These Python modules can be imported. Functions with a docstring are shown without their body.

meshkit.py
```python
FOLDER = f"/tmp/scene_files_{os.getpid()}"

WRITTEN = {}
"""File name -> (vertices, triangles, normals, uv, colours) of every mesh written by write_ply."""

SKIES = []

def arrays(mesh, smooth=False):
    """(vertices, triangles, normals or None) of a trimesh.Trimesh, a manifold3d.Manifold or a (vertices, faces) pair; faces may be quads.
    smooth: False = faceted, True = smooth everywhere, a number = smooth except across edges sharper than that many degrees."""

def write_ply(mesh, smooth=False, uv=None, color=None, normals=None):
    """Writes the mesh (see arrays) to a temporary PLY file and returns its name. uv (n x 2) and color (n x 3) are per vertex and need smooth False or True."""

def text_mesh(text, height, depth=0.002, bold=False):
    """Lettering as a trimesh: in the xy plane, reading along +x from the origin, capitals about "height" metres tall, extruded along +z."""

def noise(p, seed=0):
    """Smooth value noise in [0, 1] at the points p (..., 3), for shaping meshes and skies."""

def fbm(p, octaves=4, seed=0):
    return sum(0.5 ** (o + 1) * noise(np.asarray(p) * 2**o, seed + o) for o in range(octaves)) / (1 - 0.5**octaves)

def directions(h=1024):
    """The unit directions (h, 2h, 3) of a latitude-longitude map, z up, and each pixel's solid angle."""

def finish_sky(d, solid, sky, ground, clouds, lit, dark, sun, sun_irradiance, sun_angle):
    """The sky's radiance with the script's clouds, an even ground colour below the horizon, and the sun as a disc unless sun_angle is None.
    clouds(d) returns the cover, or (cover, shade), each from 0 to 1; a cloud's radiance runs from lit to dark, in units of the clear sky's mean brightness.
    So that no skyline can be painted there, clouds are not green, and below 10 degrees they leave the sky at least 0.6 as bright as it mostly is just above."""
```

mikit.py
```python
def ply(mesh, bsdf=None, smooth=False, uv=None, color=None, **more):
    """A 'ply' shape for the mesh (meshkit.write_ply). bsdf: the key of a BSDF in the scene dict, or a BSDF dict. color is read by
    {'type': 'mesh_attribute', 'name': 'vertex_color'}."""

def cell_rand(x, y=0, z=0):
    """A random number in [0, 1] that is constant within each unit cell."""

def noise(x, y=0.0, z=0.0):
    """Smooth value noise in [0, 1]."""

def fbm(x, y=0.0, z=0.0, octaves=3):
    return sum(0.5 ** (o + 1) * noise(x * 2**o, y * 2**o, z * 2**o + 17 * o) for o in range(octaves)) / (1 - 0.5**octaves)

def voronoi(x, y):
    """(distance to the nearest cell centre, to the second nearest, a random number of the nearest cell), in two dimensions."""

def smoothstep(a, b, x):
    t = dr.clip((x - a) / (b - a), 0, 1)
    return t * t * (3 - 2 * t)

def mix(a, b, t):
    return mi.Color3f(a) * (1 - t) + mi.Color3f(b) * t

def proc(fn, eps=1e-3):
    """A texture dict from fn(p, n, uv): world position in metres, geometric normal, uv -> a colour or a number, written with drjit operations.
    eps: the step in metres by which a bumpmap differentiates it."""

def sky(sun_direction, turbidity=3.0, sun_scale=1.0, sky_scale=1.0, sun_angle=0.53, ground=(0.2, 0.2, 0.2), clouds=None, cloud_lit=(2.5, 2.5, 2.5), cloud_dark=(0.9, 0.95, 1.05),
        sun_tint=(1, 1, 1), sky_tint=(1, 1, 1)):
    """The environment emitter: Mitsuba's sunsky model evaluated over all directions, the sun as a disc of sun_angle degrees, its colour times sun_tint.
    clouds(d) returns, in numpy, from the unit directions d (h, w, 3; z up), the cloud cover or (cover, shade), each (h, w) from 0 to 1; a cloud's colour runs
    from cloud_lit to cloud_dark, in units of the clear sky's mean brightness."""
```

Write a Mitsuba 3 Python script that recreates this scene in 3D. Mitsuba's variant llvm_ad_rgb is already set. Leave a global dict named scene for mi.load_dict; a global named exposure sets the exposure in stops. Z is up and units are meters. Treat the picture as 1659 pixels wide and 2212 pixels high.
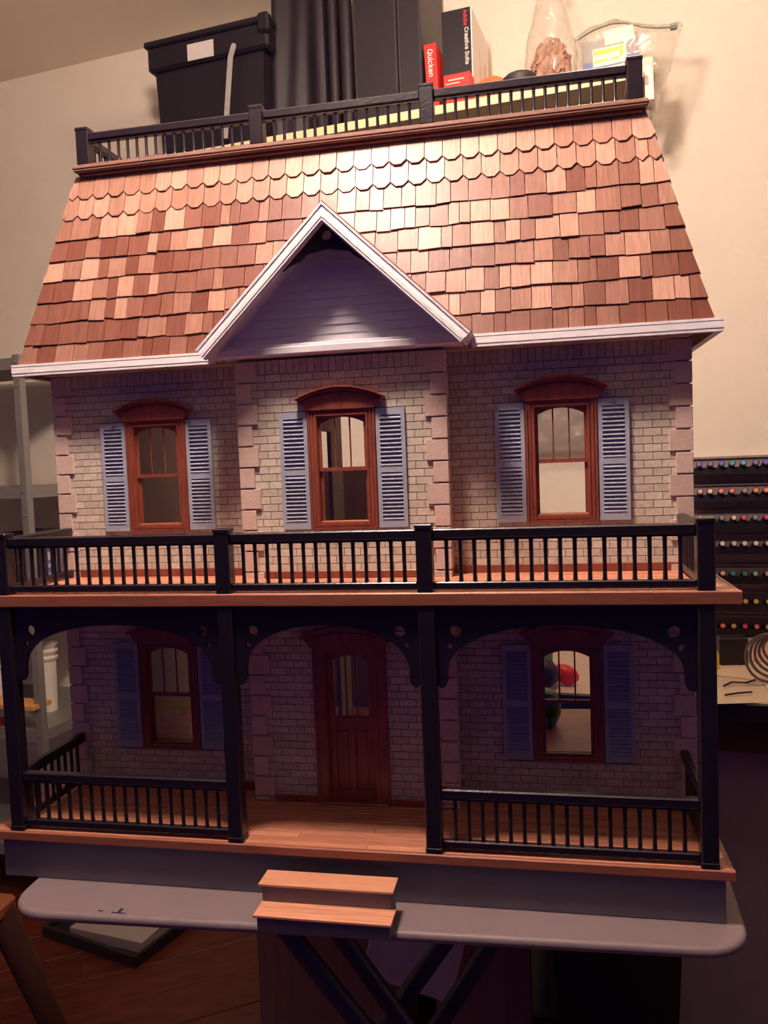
import math, random
import numpy as np, trimesh, mitsuba as mi, drjit as dr
import shapely.geometry as sg
from shapely import affinity
from shapely.ops import unary_union
import mikit, meshkit
from mikit import proc, noise, fbm, smoothstep, mix
T = mi.ScalarTransform4f
rnd = random.Random(7); rng = np.random.default_rng(7)
scene, labels = {}, {}

# ---------------------------------------------------------------- camera, light, exposure
CAM = np.array([0.2217, -0.9356, 0.3987]); YAW, PITCH, ROLL, FPX = 0.1944, -0.0614, -0.0384, 1755.4
_f = np.array([-math.sin(YAW) * math.cos(PITCH), math.cos(YAW) * math.cos(PITCH), math.sin(PITCH)])
_r0 = np.array([math.cos(YAW), math.sin(YAW), 0]); _u0 = np.cross(_r0, _f)
_up = -math.sin(ROLL) * _r0 + math.cos(ROLL) * _u0
scene['camera'] = {'type': 'perspective', 'fov': math.degrees(2 * math.atan(829.5 / FPX)), 'fov_axis': 'x', 'near_clip': 0.02, 'far_clip': 50.0,
                   'to_world': T().look_at(origin=CAM.tolist(), target=(CAM + _f).tolist(), up=_up.tolist())}
exposure = 0.0
scene['ambient'] = {'type': 'constant', 'radiance': {'type': 'rgb', 'value': [0.028, 0.015, 0.092]}}
LAMP = (-0.06, -0.325, 1.27); LAMP_R = 0.075; LAMP_RGB = [345.0, 268.0, 222.0]
LAMP2 = (0.35, 0.20, 1.53); LAMP2_RGB = [86.0, 66.0, 48.0]

# ---------------------------------------------------------------- helpers
_used, _next = set(), {}
def newkey(key):
    i = _next.get(key, 0); _next[key] = i + 1
    return key if i == 0 else f'{key}_{i:03d}'
def put(name, mesh, mat, parent=None, smooth=False, uv=None, label=None, kind=None, shape=None, to_world=None, emitter=None):
    k = newkey((parent + '__' if parent else '') + name)
    s = dict(shape) if shape else mikit.ply(mesh, mat, smooth=smooth, uv=uv)
    if to_world is not None: s['to_world'] = to_world
    if emitter: s['emitter'] = emitter
    scene[k] = s
    if label or kind: labels[k] = {**({'label': label} if label else {}), **({'kind': kind} if kind else {})}
    return k
def thing(name, label, cat, group=None):
    k = newkey(name); labels[k] = {'label': label, 'category': cat}
    if group: labels[k]['group'] = group
    return k
def one(name, mesh, mat, label, cat, group=None, **kw):
    k = put(name, mesh, mat, **kw); labels[k] = {'label': label, 'category': cat}
    if group: labels[k]['group'] = group
    return k
def struct(name, mesh, mat, label=None, **kw):
    k = put(name, mesh, mat, **kw); labels[k] = {'kind': 'structure', 'label': label or name.replace('_', ' ')}
    return k
_sg = np.array([[x, y, z] for x in (-1, 1) for y in (-1, 1) for z in (-1, 1)], float)
_bv = np.array([np.where(np.arange(3) == a, s, s * 0.8) for s in _sg for a in range(3)])
_bh = trimesh.Trimesh(_bv, trimesh.convex.convex_hull(_bv).faces, process=False)
_hv = np.array(trimesh.convex.convex_hull(_bv).vertices); _hf = np.array(trimesh.convex.convex_hull(_bv).faces)
_hs = np.sign(_hv); _hm = np.abs(_hv) < 0.9
_pb = trimesh.creation.box((2, 2, 2)); _pv, _pf = np.array(_pb.vertices), np.array(_pb.faces)
def box(x0, x1, y0, y1, z0, z1, b=0.0):
    lo, hi = np.array([min(x0, x1), min(y0, y1), min(z0, z1)]), np.array([max(x0, x1), max(y0, y1), max(z0, z1)])
    c, h = (lo + hi) / 2, (hi - lo) / 2
    if b <= 0: return trimesh.Trimesh(_pv * h + c, _pf, process=False)
    b = min(b, h.min() * 0.49)
    return trimesh.Trimesh(_hs * (h - b * _hm) + c, _hf, process=False)
def cat(*m):
    m = [x for g in m for x in (g if isinstance(g, (list, tuple)) else [g])]
    return trimesh.util.concatenate(m) if len(m) > 1 else m[0]
def tf(m, M):
    m = m.copy(); m.apply_transform(M); return m
def move(m, x=0, y=0, z=0):
    m = m.copy(); m.apply_translation((x, y, z)); return m
def rot(m, ang, ax, p=(0, 0, 0)):
    m = m.copy(); m.apply_transform(trimesh.transformations.rotation_matrix(ang, ax, p)); return m
def prism(poly, y0, y1):
    """polygon in (x, z), extruded along y from y0 to y1"""
    out = []
    for g in getattr(poly, 'geoms', [poly]):
        if g.area < 1e-10: continue
        m = trimesh.creation.extrude_polygon(g, abs(y1 - y0), engine='earcut')
        v = np.array(m.vertices); m = trimesh.Trimesh(np.stack([v[:, 0], min(y0, y1) + v[:, 2], v[:, 1]], 1), np.array(m.faces)[:, ::-1], process=False)
        out.append(m)
    return cat(out)
def prism_x(poly, x0, x1):
    """polygon in (y, z), extruded along x"""
    m = trimesh.creation.extrude_polygon(poly, abs(x1 - x0), engine='earcut'); v = np.array(m.vertices)
    return trimesh.Trimesh(np.stack([min(x0, x1) + v[:, 2], v[:, 0], v[:, 1]], 1), np.array(m.faces), process=False)
def prism_z(poly, z0, z1):
    m = trimesh.creation.extrude_polygon(poly, abs(z1 - z0), engine='earcut'); m.apply_translation((0, 0, min(z0, z1))); return m
def rod(p0, p1, r, n=8, r1=None):
    p0, p1 = np.array(p0, float), np.array(p1, float); d = p1 - p0; L = np.linalg.norm(d); d /= L
    a = np.cross(d, [0, 0, 1] if abs(d[2]) < 0.9 else [1, 0, 0]); a /= np.linalg.norm(a); b = np.cross(d, a)
    t = np.arange(n) * 2 * np.pi / n; ring = np.cos(t)[:, None] * a + np.sin(t)[:, None] * b
    r1 = r if r1 is None else r1
    v = np.vstack([p0 + ring * r, p1 + ring * r1, [p0], [p1]]); i = np.arange(n); j = (i + 1) % n
    f = np.vstack([np.stack([i, j, j + n], 1), np.stack([i, j + n, i + n], 1), np.stack([j, i, i * 0 + 2 * n], 1), np.stack([i + n, j + n, i * 0 + 2 * n + 1], 1)])
    m = trimesh.Trimesh(v, f, process=False)
    if m.volume < 0: m.invert()
    return m
def lathe(prof, c=(0, 0, 0), n=32):
    m = trimesh.creation.revolve(np.array(prof, float), sections=n); m.apply_translation(c)
    if m.volume < 0: m.invert()
    return m
def rect(x0, x1, z0, z1): return sg.box(min(x0, x1), min(z0, z1), max(x0, x1), max(z0, z1))
def tone(mesh, t, s=None): return np.tile([t, rnd.random() if s is None else s], (len(mesh.vertices), 1))
# the back wall of the room: u along it, d out of it, z up
WU, WN, WP = np.array([0.9905, -0.1375, 0]), np.array([-0.1375, -0.9905, 0]), np.array([-0.5, 1.325, 0])
WM = np.eye(4); WM[:3, 0] = WU; WM[:3, 1] = -WN; WM[:3, 2] = [0, 0, 1]; WM[:3, 3] = WP     # local x = u, y = -d, z
def wl(m): return tf(m, WM)
def wbox(u0, u1, d0, d1, z0, z1, b=0.0): return wl(box(u0, u1, -d1, -d0, z0, z1, b))
TOP_IN_ROOM, FLOOR_Z, CEIL_Z, TABLE_Z = None, -0.80, 1.65, -0.0555

# ---------------------------------------------------------------- materials
def rgb(c): return {'type': 'rgb', 'value': list(c)} if isinstance(c, (tuple, list)) else c
def M(name, color, rough=0.6, spec=0.4, metal=0.0, coat=0.0, cg=0.8, bump=None, bs=0.001, **kw):
    b = {'type': 'principled', 'base_color': rgb(color), 'roughness': rough, 'metallic': metal, 'specular': spec, 'clearcoat': coat, 'clearcoat_gloss': cg, **kw}
    if bump is not None: b = {'type': 'bumpmap', 'arbitrary': bump, 'scale': bs, 'bsdf': b}
    scene[name] = {'type': 'twosided', 'bsdf': b}
def c3(*v): return mi.Color3f(*v)
def f_shingle(p, n, uv):
    g = noise(p.x * 1500 + uv.y * 91, p.z * 60 + p.y * 20, uv.y * 37)
    g2 = noise(p.x * 520 + uv.y * 33, p.z * 25, uv.y * 71)
    c = mix(c3(0.125, 0.032, 0.021), c3(0.47, 0.265, 0.195), uv.x)
    return c * (0.66 + 0.42 * g + 0.22 * g2)
def f_deck(p, n, uv):
    g = noise(p.x * 45 + uv.y * 50, p.y * 900, p.z * 300); g2 = noise(p.x * 18 + uv.y * 20, p.y * 260, p.z * 80)
    return mix(c3(0.25, 0.072, 0.040), c3(0.52, 0.225, 0.135), uv.x) * (0.72 + 0.3 * g + 0.22 * g2)
def f_redwood(p, n, uv):
    g = noise(p.x * 700, p.y * 500, p.z * 45); g2 = fbm(p.x * 90, p.y * 90, p.z * 20)
    return c3(0.205, 0.052, 0.030) * (0.55 + 0.55 * g + 0.5 * g2)
def f_brick(p, n, uv):
    g = fbm(p.x * 300, p.y * 300, p.z * 300)
    return mix(c3(0.47, 0.405, 0.335), c3(0.60, 0.515, 0.425), uv.x) * (0.8 + 0.4 * g)
def f_quoin(p, n, uv):
    g = fbm(p.x * 420, p.y * 420, p.z * 420)
    return mix(c3(0.51, 0.37, 0.315), c3(0.60, 0.44, 0.375), uv.x) * (0.82 + 0.36 * g)
def f_wall(p, n, uv): return c3(0.79, 0.705, 0.585) * (0.96 + 0.08 * fbm(p.x * 4, p.y * 4, p.z * 4))
def f_floor(p, n, uv):
    g = fbm(p.x * 14 + p.y * 6, p.y * 60 - p.x * 25); g2 = noise(p.x * 3, p.y * 3)
    return mix(c3(0.055, 0.010, 0.008), c3(0.12, 0.025, 0.015), g) * (0.75 + 0.5 * g2)
def f_plastic(p, n, uv): return c3(0.19, 0.142, 0.152) * (0.94 + 0.1 * fbm(p.x * 20, p.y * 20, p.z * 20))
def f_bump(p, n, uv): return noise(p.x * 700, p.y * 700, p.z * 700)
def f_rail(p, n, uv): return noise(p.x * 420, p.y * 420, p.z * 420)
def f_card(p, n, uv): return c3(0.30, 0.175, 0.12) * (0.88 + 0.24 * noise(p.x * 200, p.y * 200, p.z * 6))
def f_yellow(p, n, uv): return c3(0.66, 0.33, 0.10) * (0.7 + 0.5 * noise(p.x * 30, p.y * 200, p.z * 200))
M('m_shingle', proc(f_shingle), 0.42, 0.36)
M('m_deck', proc(f_deck), 0.42, 0.45)
M('m_redwood', proc(f_redwood), 0.33, 0.5, coat=0.25)
M('m_brick', proc(f_brick), 0.8, 0.2)
M('m_mortar', (0.11, 0.085, 0.085), 0.9, 0.1)
M('m_quoin', proc(f_quoin), 0.75, 0.25)
M('m_white', (0.93, 0.89, 0.89), 0.38, 0.4)
M('m_siding', (0.76, 0.73, 0.76), 0.55, 0.3)
M('m_shutter', (0.315, 0.345, 0.425), 0.65, 0.2)
M('m_black', (0.011, 0.007, 0.012), 0.28, 0.42, bump=proc(f_rail, 3e-4), bs=0.00012)
M('m_cap', (0.17, 0.085, 0.065), 0.5, 0.35)
M('m_roofcore', (0.10, 0.045, 0.03), 0.8, 0.2)
M('m_found', (0.15, 0.13, 0.155), 0.7, 0.25)
M('m_inside', (0.38, 0.29, 0.22), 0.8, 0.2)
M('m_pane', (1, 1, 1))
scene['m_pane'] = {'type': 'thindielectric', 'int_ior': 1.5}
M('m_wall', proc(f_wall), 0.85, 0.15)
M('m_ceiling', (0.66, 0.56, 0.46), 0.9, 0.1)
M('m_floor', proc(f_floor), 0.35, 0.45)
M('m_table', proc(f_plastic), 0.5, 0.35)
M('m_navy', (0.022, 0.022, 0.055), 0.4, 0.5)
M('m_metal', (0.24, 0.23, 0.23), 0.45, 0.45, metal=0.4)
M('m_shelfedge', (0.86, 0.70, 0.40), 0.6, 0.3)  # shelf front, its lit look put into the colour
M('m_shelf', (0.20, 0.135, 0.075), 0.6, 0.3)  # same shelf, shade of the underside put into the colour
M('m_blackplastic', (0.009, 0.006, 0.013), 0.42, 0.35)
M('m_blackcloth', (0.014, 0.009, 0.017), 0.5, 0.4)
M('m_greyblack', (0.032, 0.025, 0.033), 0.5, 0.4)
M('m_label', (0.52, 0.47, 0.45), 0.6, 0.3)
M('m_greystrip', (0.30, 0.28, 0.28), 0.5, 0.4)
M('m_red', (0.72, 0.03, 0.03), 0.4, 0.4)
M('m_darkred', (0.30, 0.02, 0.03), 0.4, 0.4)
M('m_orange', (0.80, 0.14, 0.035), 0.5, 0.4)
M('m_paper', (0.78, 0.72, 0.66), 0.7, 0.2)
M('m_blue', (0.16, 0.19, 0.42), 0.5, 0.3)
M('m_yellow', (0.85, 0.58, 0.06), 0.5, 0.3)
M('m_pink', (0.72, 0.42, 0.36), 0.6, 0.3)
M('m_cream', (0.70, 0.56, 0.42), 0.6, 0.3)
M('m_card', proc(f_card), 0.85, 0.15)
M('m_yellowwood', proc(f_yellow), 0.5, 0.3)
M('m_tub', (0.74, 0.68, 0.58), 0.4, 0.4)
M('m_rack', (0.30, 0.225, 0.225), 0.55, 0.3)
M('m_desk', (0.60, 0.46, 0.36), 0.6, 0.3)
M('m_darkwood', (0.055, 0.022, 0.018), 0.5, 0.35)
M('m_chairwood', (0.30, 0.09, 0.035), 0.45, 0.4)
M('m_green', (0.05, 0.16, 0.05), 0.4, 0.4)
M('m_greywire', (0.13, 0.105, 0.10), 0.5, 0.4)
M('m_purplegrey', (0.16, 0.13, 0.17), 0.6, 0.3)
M('m_zip', (0.10, 0.17, 0.12), 0.4, 0.4)
scene['m_film'] = {'type': 'blendbsdf', 'weight': 0.025, 'a': {'type': 'thindielectric', 'int_ior': 1.45},
                   'b': {'type': 'twosided', 'bsdf': {'type': 'principled', 'base_color': rgb((0.45, 0.45, 0.38)), 'roughness': 0.3, 'specular': 0.6}}}
CAPS = {'blue': (0.12, 0.14, 0.55), 'violet': (0.20, 0.15, 0.42), 'teal': (0.06, 0.36, 0.36), 'sky blue': (0.12, 0.40, 0.68), 'cream': (0.85, 0.66, 0.42), 'coral': (0.85, 0.22, 0.18),
        'pink': (0.85, 0.10, 0.20), 'tan': (0.62, 0.42, 0.30), 'white': (0.85, 0.82, 0.80), 'green': (0.05, 0.34, 0.16), 'mint': (0.42, 0.66, 0.55), 'yellow': (0.85, 0.62, 0.12), 'grey': (0.30, 0.28, 0.29), 'orange': (0.85, 0.30, 0.10)}
for k, v in CAPS.items(): M('m_pen_' + k.replace(' ', '_'), v, 0.3, 0.5)

# ---------------------------------------------------------------- the room
SPAN = 2.6
struct('wall_back', wbox(-SPAN, SPAN + 0.6, -0.08, 0.0, FLOOR_Z, CEIL_Z), 'm_wall', 'cream painted back wall of the room')
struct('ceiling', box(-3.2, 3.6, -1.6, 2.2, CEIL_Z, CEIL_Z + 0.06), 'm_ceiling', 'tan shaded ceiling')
fl = 'floor'; struct('floor', box(-3.2, 3.6, -1.6, 2.2, FLOOR_Z - 0.06, FLOOR_Z - 0.004), 'm_floor', 'dark reddish wooden floor')
ang = math.radians(33)
for i in range(-14, 16):                       # floor boards
    w = 0.125; L = 3.0
    pz = []
    s0 = -2.4 + (i * 0.37) % 0.9
    for j in range(4):
        a, b = s0 + j * 1.25, s0 + (j + 1) * 1.25 - 0.002
        m = box(a, b, i * w + 0.0008, (i + 1) * w - 0.0008, FLOOR_Z - 0.006, FLOOR_Z, 0.0006); m = move(rot(m, ang, (0, 0, 1)), -0.4, 0.75, 0)
        c = m.vertices.mean(0)
        if abs(c[0]) < 1.7 and -0.1 < c[1] < 1.5: put('floor_board', m, 'm_floor', 'floor')
struct('wall_left', box(-3.2, -3.1, -1.6, 2.0, FLOOR_Z, CEIL_Z), 'm_wall', 'cream left wall outside the picture')
struct('wall_right', box(3.5, 3.6, -1.6, 2.0, FLOOR_Z, CEIL_Z), 'm_wall', 'cream right wall outside the picture')
# the ceiling lamp, above the frame
for (lx, ly, lz), col, lab in ((LAMP, LAMP_RGB, 'round glowing globe lamp hanging above the front of the dollhouse'), (LAMP2, LAMP2_RGB, 'round glowing globe lamp hanging near the ceiling behind the dollhouse')):
    lamp = thing('ceiling_lamp', lab, 'lamp')
    put('canopy', lathe([(0, CEIL_Z - 0.02), (0.06, CEIL_Z - 0.018), (0.07, CEIL_Z), (0, CEIL_Z)], (lx, ly, 0)), 'm_metal', lamp, smooth=30)
    put('stem', rod((lx, ly, lz + LAMP_R - 0.002), (lx, ly, CEIL_Z - 0.015), 0.008), 'm_metal', lamp, smooth=40)
    hemi = [(LAMP_R * math.sin(a), lz - LAMP_R * math.cos(a)) for a in np.linspace(0, math.pi, 20)]
    put('globe', lathe(hemi, (lx, ly, 0)), 'm_white', lamp, smooth=30, emitter={'type': 'area', 'radiance': {'type': 'rgb', 'value': col}})

# ---------------------------------------------------------------- the dollhouse
H = thing('dollhouse', 'two-storey wooden dollhouse with shingled roof, brick walls and black railings', 'dollhouse')
WH, BX0, BX1, BY = 0.38, -0.1232, 0.1166, -0.031
ZTOP, ZB, ZBB = 0.5205, 0.2675, 0.2541      # wall top, balcony floor, its underside
WINX = (-0.2450, -0.0015, 0.2430)
CW = 0.0395                                   # half width of a window casing
DX0, DX1 = -0.0480, 0.0395                    # door casing
def hole(xc, zc): return rect(xc - 0.029, xc + 0.029, zc + 0.005, zc + 0.134)
ZU, ZL = 0.3240, 0.0483
main = rect(-WH, WH, 0, ZTOP).difference(rect(BX0 + 0.001, BX1 - 0.001, -1, ZTOP - 0.004))
for xc in (WINX[0], WINX[2]):
    main = main.difference(hole(xc, ZU)).difference(hole(xc, ZL))
put('wall', prism(main, 0, 0.008), 'm_mortar', H)
bayp = rect(BX0, BX1, 0, ZTOP).difference(hole(WINX[1], ZU)).difference(rect(DX0 + 0.012, DX1 - 0.012, -1, 0.182))
bay = put('wall', prism(bayp, BY, BY + 0.007), 'm_mortar', H)
put('wall', box(BX0, BX0 + 0.006, BY + 0.007, 0.008, 0, ZTOP), 'm_mortar', H)
put('wall', box(BX1 - 0.006, BX1, BY + 0.007, 0.008, 0, ZTOP), 'm_mortar', H)
YB = 0.33
for s in (-1, 1): put('wall', box(s * WH, s * (WH - 0.008), 0.008, YB, 0, ZTOP), 'm_mortar', H)
for s in (-1, 1): put('wall_lining', box(s * (WH - 0.008), s * (WH - 0.0095), 0.008, YB, 0, ZTOP), 'm_inside', H)
put('floor_slab', box(-WH, WH, 0.008, YB + 0.01, -0.0103, 0, 0.001), 'm_deck', H, uv=np.tile([0.5, 0.3], (len(_hv), 1)))
put('floor_slab', box(-WH + 0.008, WH - 0.008, 0.008, YB, ZBB, ZB, 0.001), 'm_deck', H, uv=np.tile([0.4, 0.3], (len(_hv), 1)))
put('floor_slab', box(BX0 + 0.006, BX1 - 0.006, BY + 0.007, 0.008, ZBB, ZB, 0.001), 'm_deck', H, uv=np.tile([0.4, 0.3], (len(_hv), 1)))
put('attic_floor', box(-WH, WH, BY + 0.008, YB, ZTOP, ZTOP + 0.0095), 'm_inside', H)
for zz0, zz1 in ((0, ZBB), (ZB, ZTOP)):
    for xx, ya, yb in ((-0.095, 0.14, 0.20), (-0.095, 0.262, YB), (0.125, 0.06, 0.18), (0.125, 0.25, YB)):
        put('partition', box(xx - 0.003, xx + 0.003, ya, yb, zz0, zz1), 'm_inside', H)
    put('partition', box(-0.098, -0.092, 0.20, 0.262, zz0 + 0.18, zz1), 'm_inside', H)
# bricks -----------------------------------------------------------
CO, BL, J = 0.00880, 0.01920, 0.00052
def sub_iv(ivs, a, b):
    out = []
    for x0, x1 in ivs:
        if b <= x0 or a >= x1: out.append((x0, x1))
        else:
            if a - x0 > 0.0012: out.append((x0, a))
            if x1 - b > 0.0012: out.append((b, x1))
    return out
def brick_panel(u0, u1, z0, z1, holes, soldier=True):
    """rectangles (u0, u1, z0, z1) of the bricks of one wall face"""
    out = []; zs = z1 - 0.0165 if soldier else z1
    n = int((zs - z0) / CO)
    for r in range(n + 1):
        za, zb = zs - (r + 1) * CO + J, zs - r * CO
        if zb - za < 0.002 or zb < z0 + 0.002: continue
        za = max(za, z0)
        x = u0 - BL * (0.5 if r % 2 else 0.0) - BL * 0.3
        hs = [(h[0], h[1]) for h in holes if h[2] < zb - 0.0015 and h[3] > za + 0.0015]
        while x < u1:
            iv = [(max(x, u0), min(x + BL - J, u1))]
            for h in hs: iv = sub_iv(iv, *h) if iv else iv
            out += [(a, b, za, zb) for a, b in iv if b - a > 0.0012]
            x += BL
    if soldier:
        x = u0
        while x < u1 - 0.002:
            out.append((x, min(x + 0.0084 - J, u1), zs + J, z1)); x += 0.0084
    return out
def brick_mesh(a, b, z0, z1, place):
    h, c = 0.0006, 0.00015
    v = np.array([[a, 0, z0], [b, 0, z0], [b, 0, z1], [a, 0, z1], [a + c, -h, z0 + c], [b - c, -h, z0 + c], [b - c, -h, z1 - c], [a + c, -h, z1 - c]])
    f = np.array([[4, 5, 6], [4, 6, 7], [0, 1, 5], [0, 5, 4], [1, 2, 6], [1, 6, 5], [2, 3, 7], [2, 7, 6], [3, 0, 4], [3, 4, 7]])
    return trimesh.Trimesh(place(v), f, process=False)
def whole(xc, z0, ped=True):
    hw = CW - 0.003
    return [(xc - hw, xc + hw, z0 + 0.003, z0 + 0.14), (xc - 0.07, xc + 0.07, z0 + 0.004, z0 + 0.132)] if ped else [(xc - hw, xc + hw, z0, z0 + 0.14)]
ALL = []
front = lambda yy: (lambda v: v + [0, yy, 0])
for (a, b, xc) in ((-WH, BX0, WINX[0]), (BX1, WH, WINX[2])):
    for q in brick_panel(a, b, 0.0, ZTOP, whole(xc, ZU) + whole(xc, ZL)): ALL.append((q, front(0.0), 0))
for q in brick_panel(BX0, BX1, 0.0, ZTOP, whole(WINX[1], ZU) + [(DX0 + 0.003, DX1 - 0.003, -1, 0.19)]): ALL.append((q, front(BY), 1))
for q in brick_panel(BY, 0, 0.0, ZTOP, []): ALL.append((q, lambda v: np.stack([BX1 - v[:, 1], v[:, 0], v[:, 2]], 1), 2))
for q in brick_panel(BY, 0, 0.0, ZTOP, []): ALL.append(((-q[1], -q[0], q[2], q[3]), lambda v: np.stack([BX0 + v[:, 1], -v[:, 0], v[:, 2]], 1), 3))
for q in brick_panel(0.0, YB, 0.0, ZTOP, []): ALL.append((q, lambda v: np.stack([WH - v[:, 1], v[:, 0], v[:, 2]], 1), 4))
for q in brick_panel(0.0, YB, 0.0, ZTOP, []): ALL.append(((-q[1], -q[0], q[2], q[3]), lambda v: np.stack([-WH + v[:, 1], -v[:, 0], v[:, 2]], 1), 4))
def rank(e):
    q, pl, s = e
    if s > 1 or q[2] < 0.30 or q[1] - q[0] < 0.009: return 99
    for xa, xb in ((-0.1232, -0.1018), (0.0955, 0.1166), (0.36, 0.38)):
        if q[1] > xa and q[0] < xb: return 98
    return np.linalg.norm([(q[0] + q[1]) / 2 - CAM[0], (BY if s == 1 else 0) - CAM[1], (q[2] + q[3]) / 2 - CAM[2]])
ALL.sort(key=rank); rest, restuv = [], []
for i, (q, pl, s) in enumerate(ALL):
    m = brick_mesh(*q, pl); t = rnd.random(); uv = tone(m, t)
    if i < 298 and rank((q, pl, s)) < 90: put('brick', m, 'm_brick', bay, uv=uv)
    else: rest.append(m); restuv.append(uv)
put('brickwork', cat(rest), 'm_brick', bay, uv=np.vstack(restuv), kind='stuff', label='remaining small taupe bricks of the walls')
# quoins -----------------------------------------------------------
def quoins(x, yf, s, depth):
    z = ZTOP - 0.001; k = 0
    while z > 0.004:
        zz = max(z - 0.0229, 0.001); w = 0.0220 if k % 2 == 0 else 0.0152
        if zz < ZB - 0.002 < z and x > -1: pass
        m = box(x + s * 0.0028, x - s * (w - 0.0005 * rnd.random()), yf - 0.0034, yf + (depth if k % 2 else depth * 0.7), zz, z, 0.0005)
        put('quoin', m, 'm_quoin', H, uv=tone(m, rnd.random())); z -= 0.0245; k += 1
quoins(-WH, 0, -1, 0.02); quoins(WH, 0, 1, 0.02); quoins(BX0, BY, -1, 0.018); quoins(BX1, BY, 1, 0.016)
# base boards along the walls
for z0 in (0.0, ZB):
    for a, b, yy in ((-WH + 0.004, BX0, -0.0028), (BX1 + 0.001, WH - 0.012, -0.0028)): put('base_trim', box(a, b, yy, 0.001, z0, z0 + 0.0092, 0.0006), 'm_redwood', H)
    if z0 > 0: put('base_trim', box(BX0 + 0.022, BX1 - 0.022, BY - 0.0028, BY, z0, z0 + 0.0085, 0.0006), 'm_redwood', H)
    else:
        put('base_trim', box(BX0 + 0.022, DX0, BY - 0.0028, BY, z0, z0 + 0.0085, 0.0006), 'm_redwood', H)
        put('base_trim', box(DX1, BX1 - 0.022, BY - 0.0028, BY, z0, z0 + 0.0085, 0.0006), 'm_redwood', H)
    put('base_trim', box(BX1, BX1 + 0.0028, BY, 0, z0, z0 + 0.0092, 0.0006), 'm_redwood', H)
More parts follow.
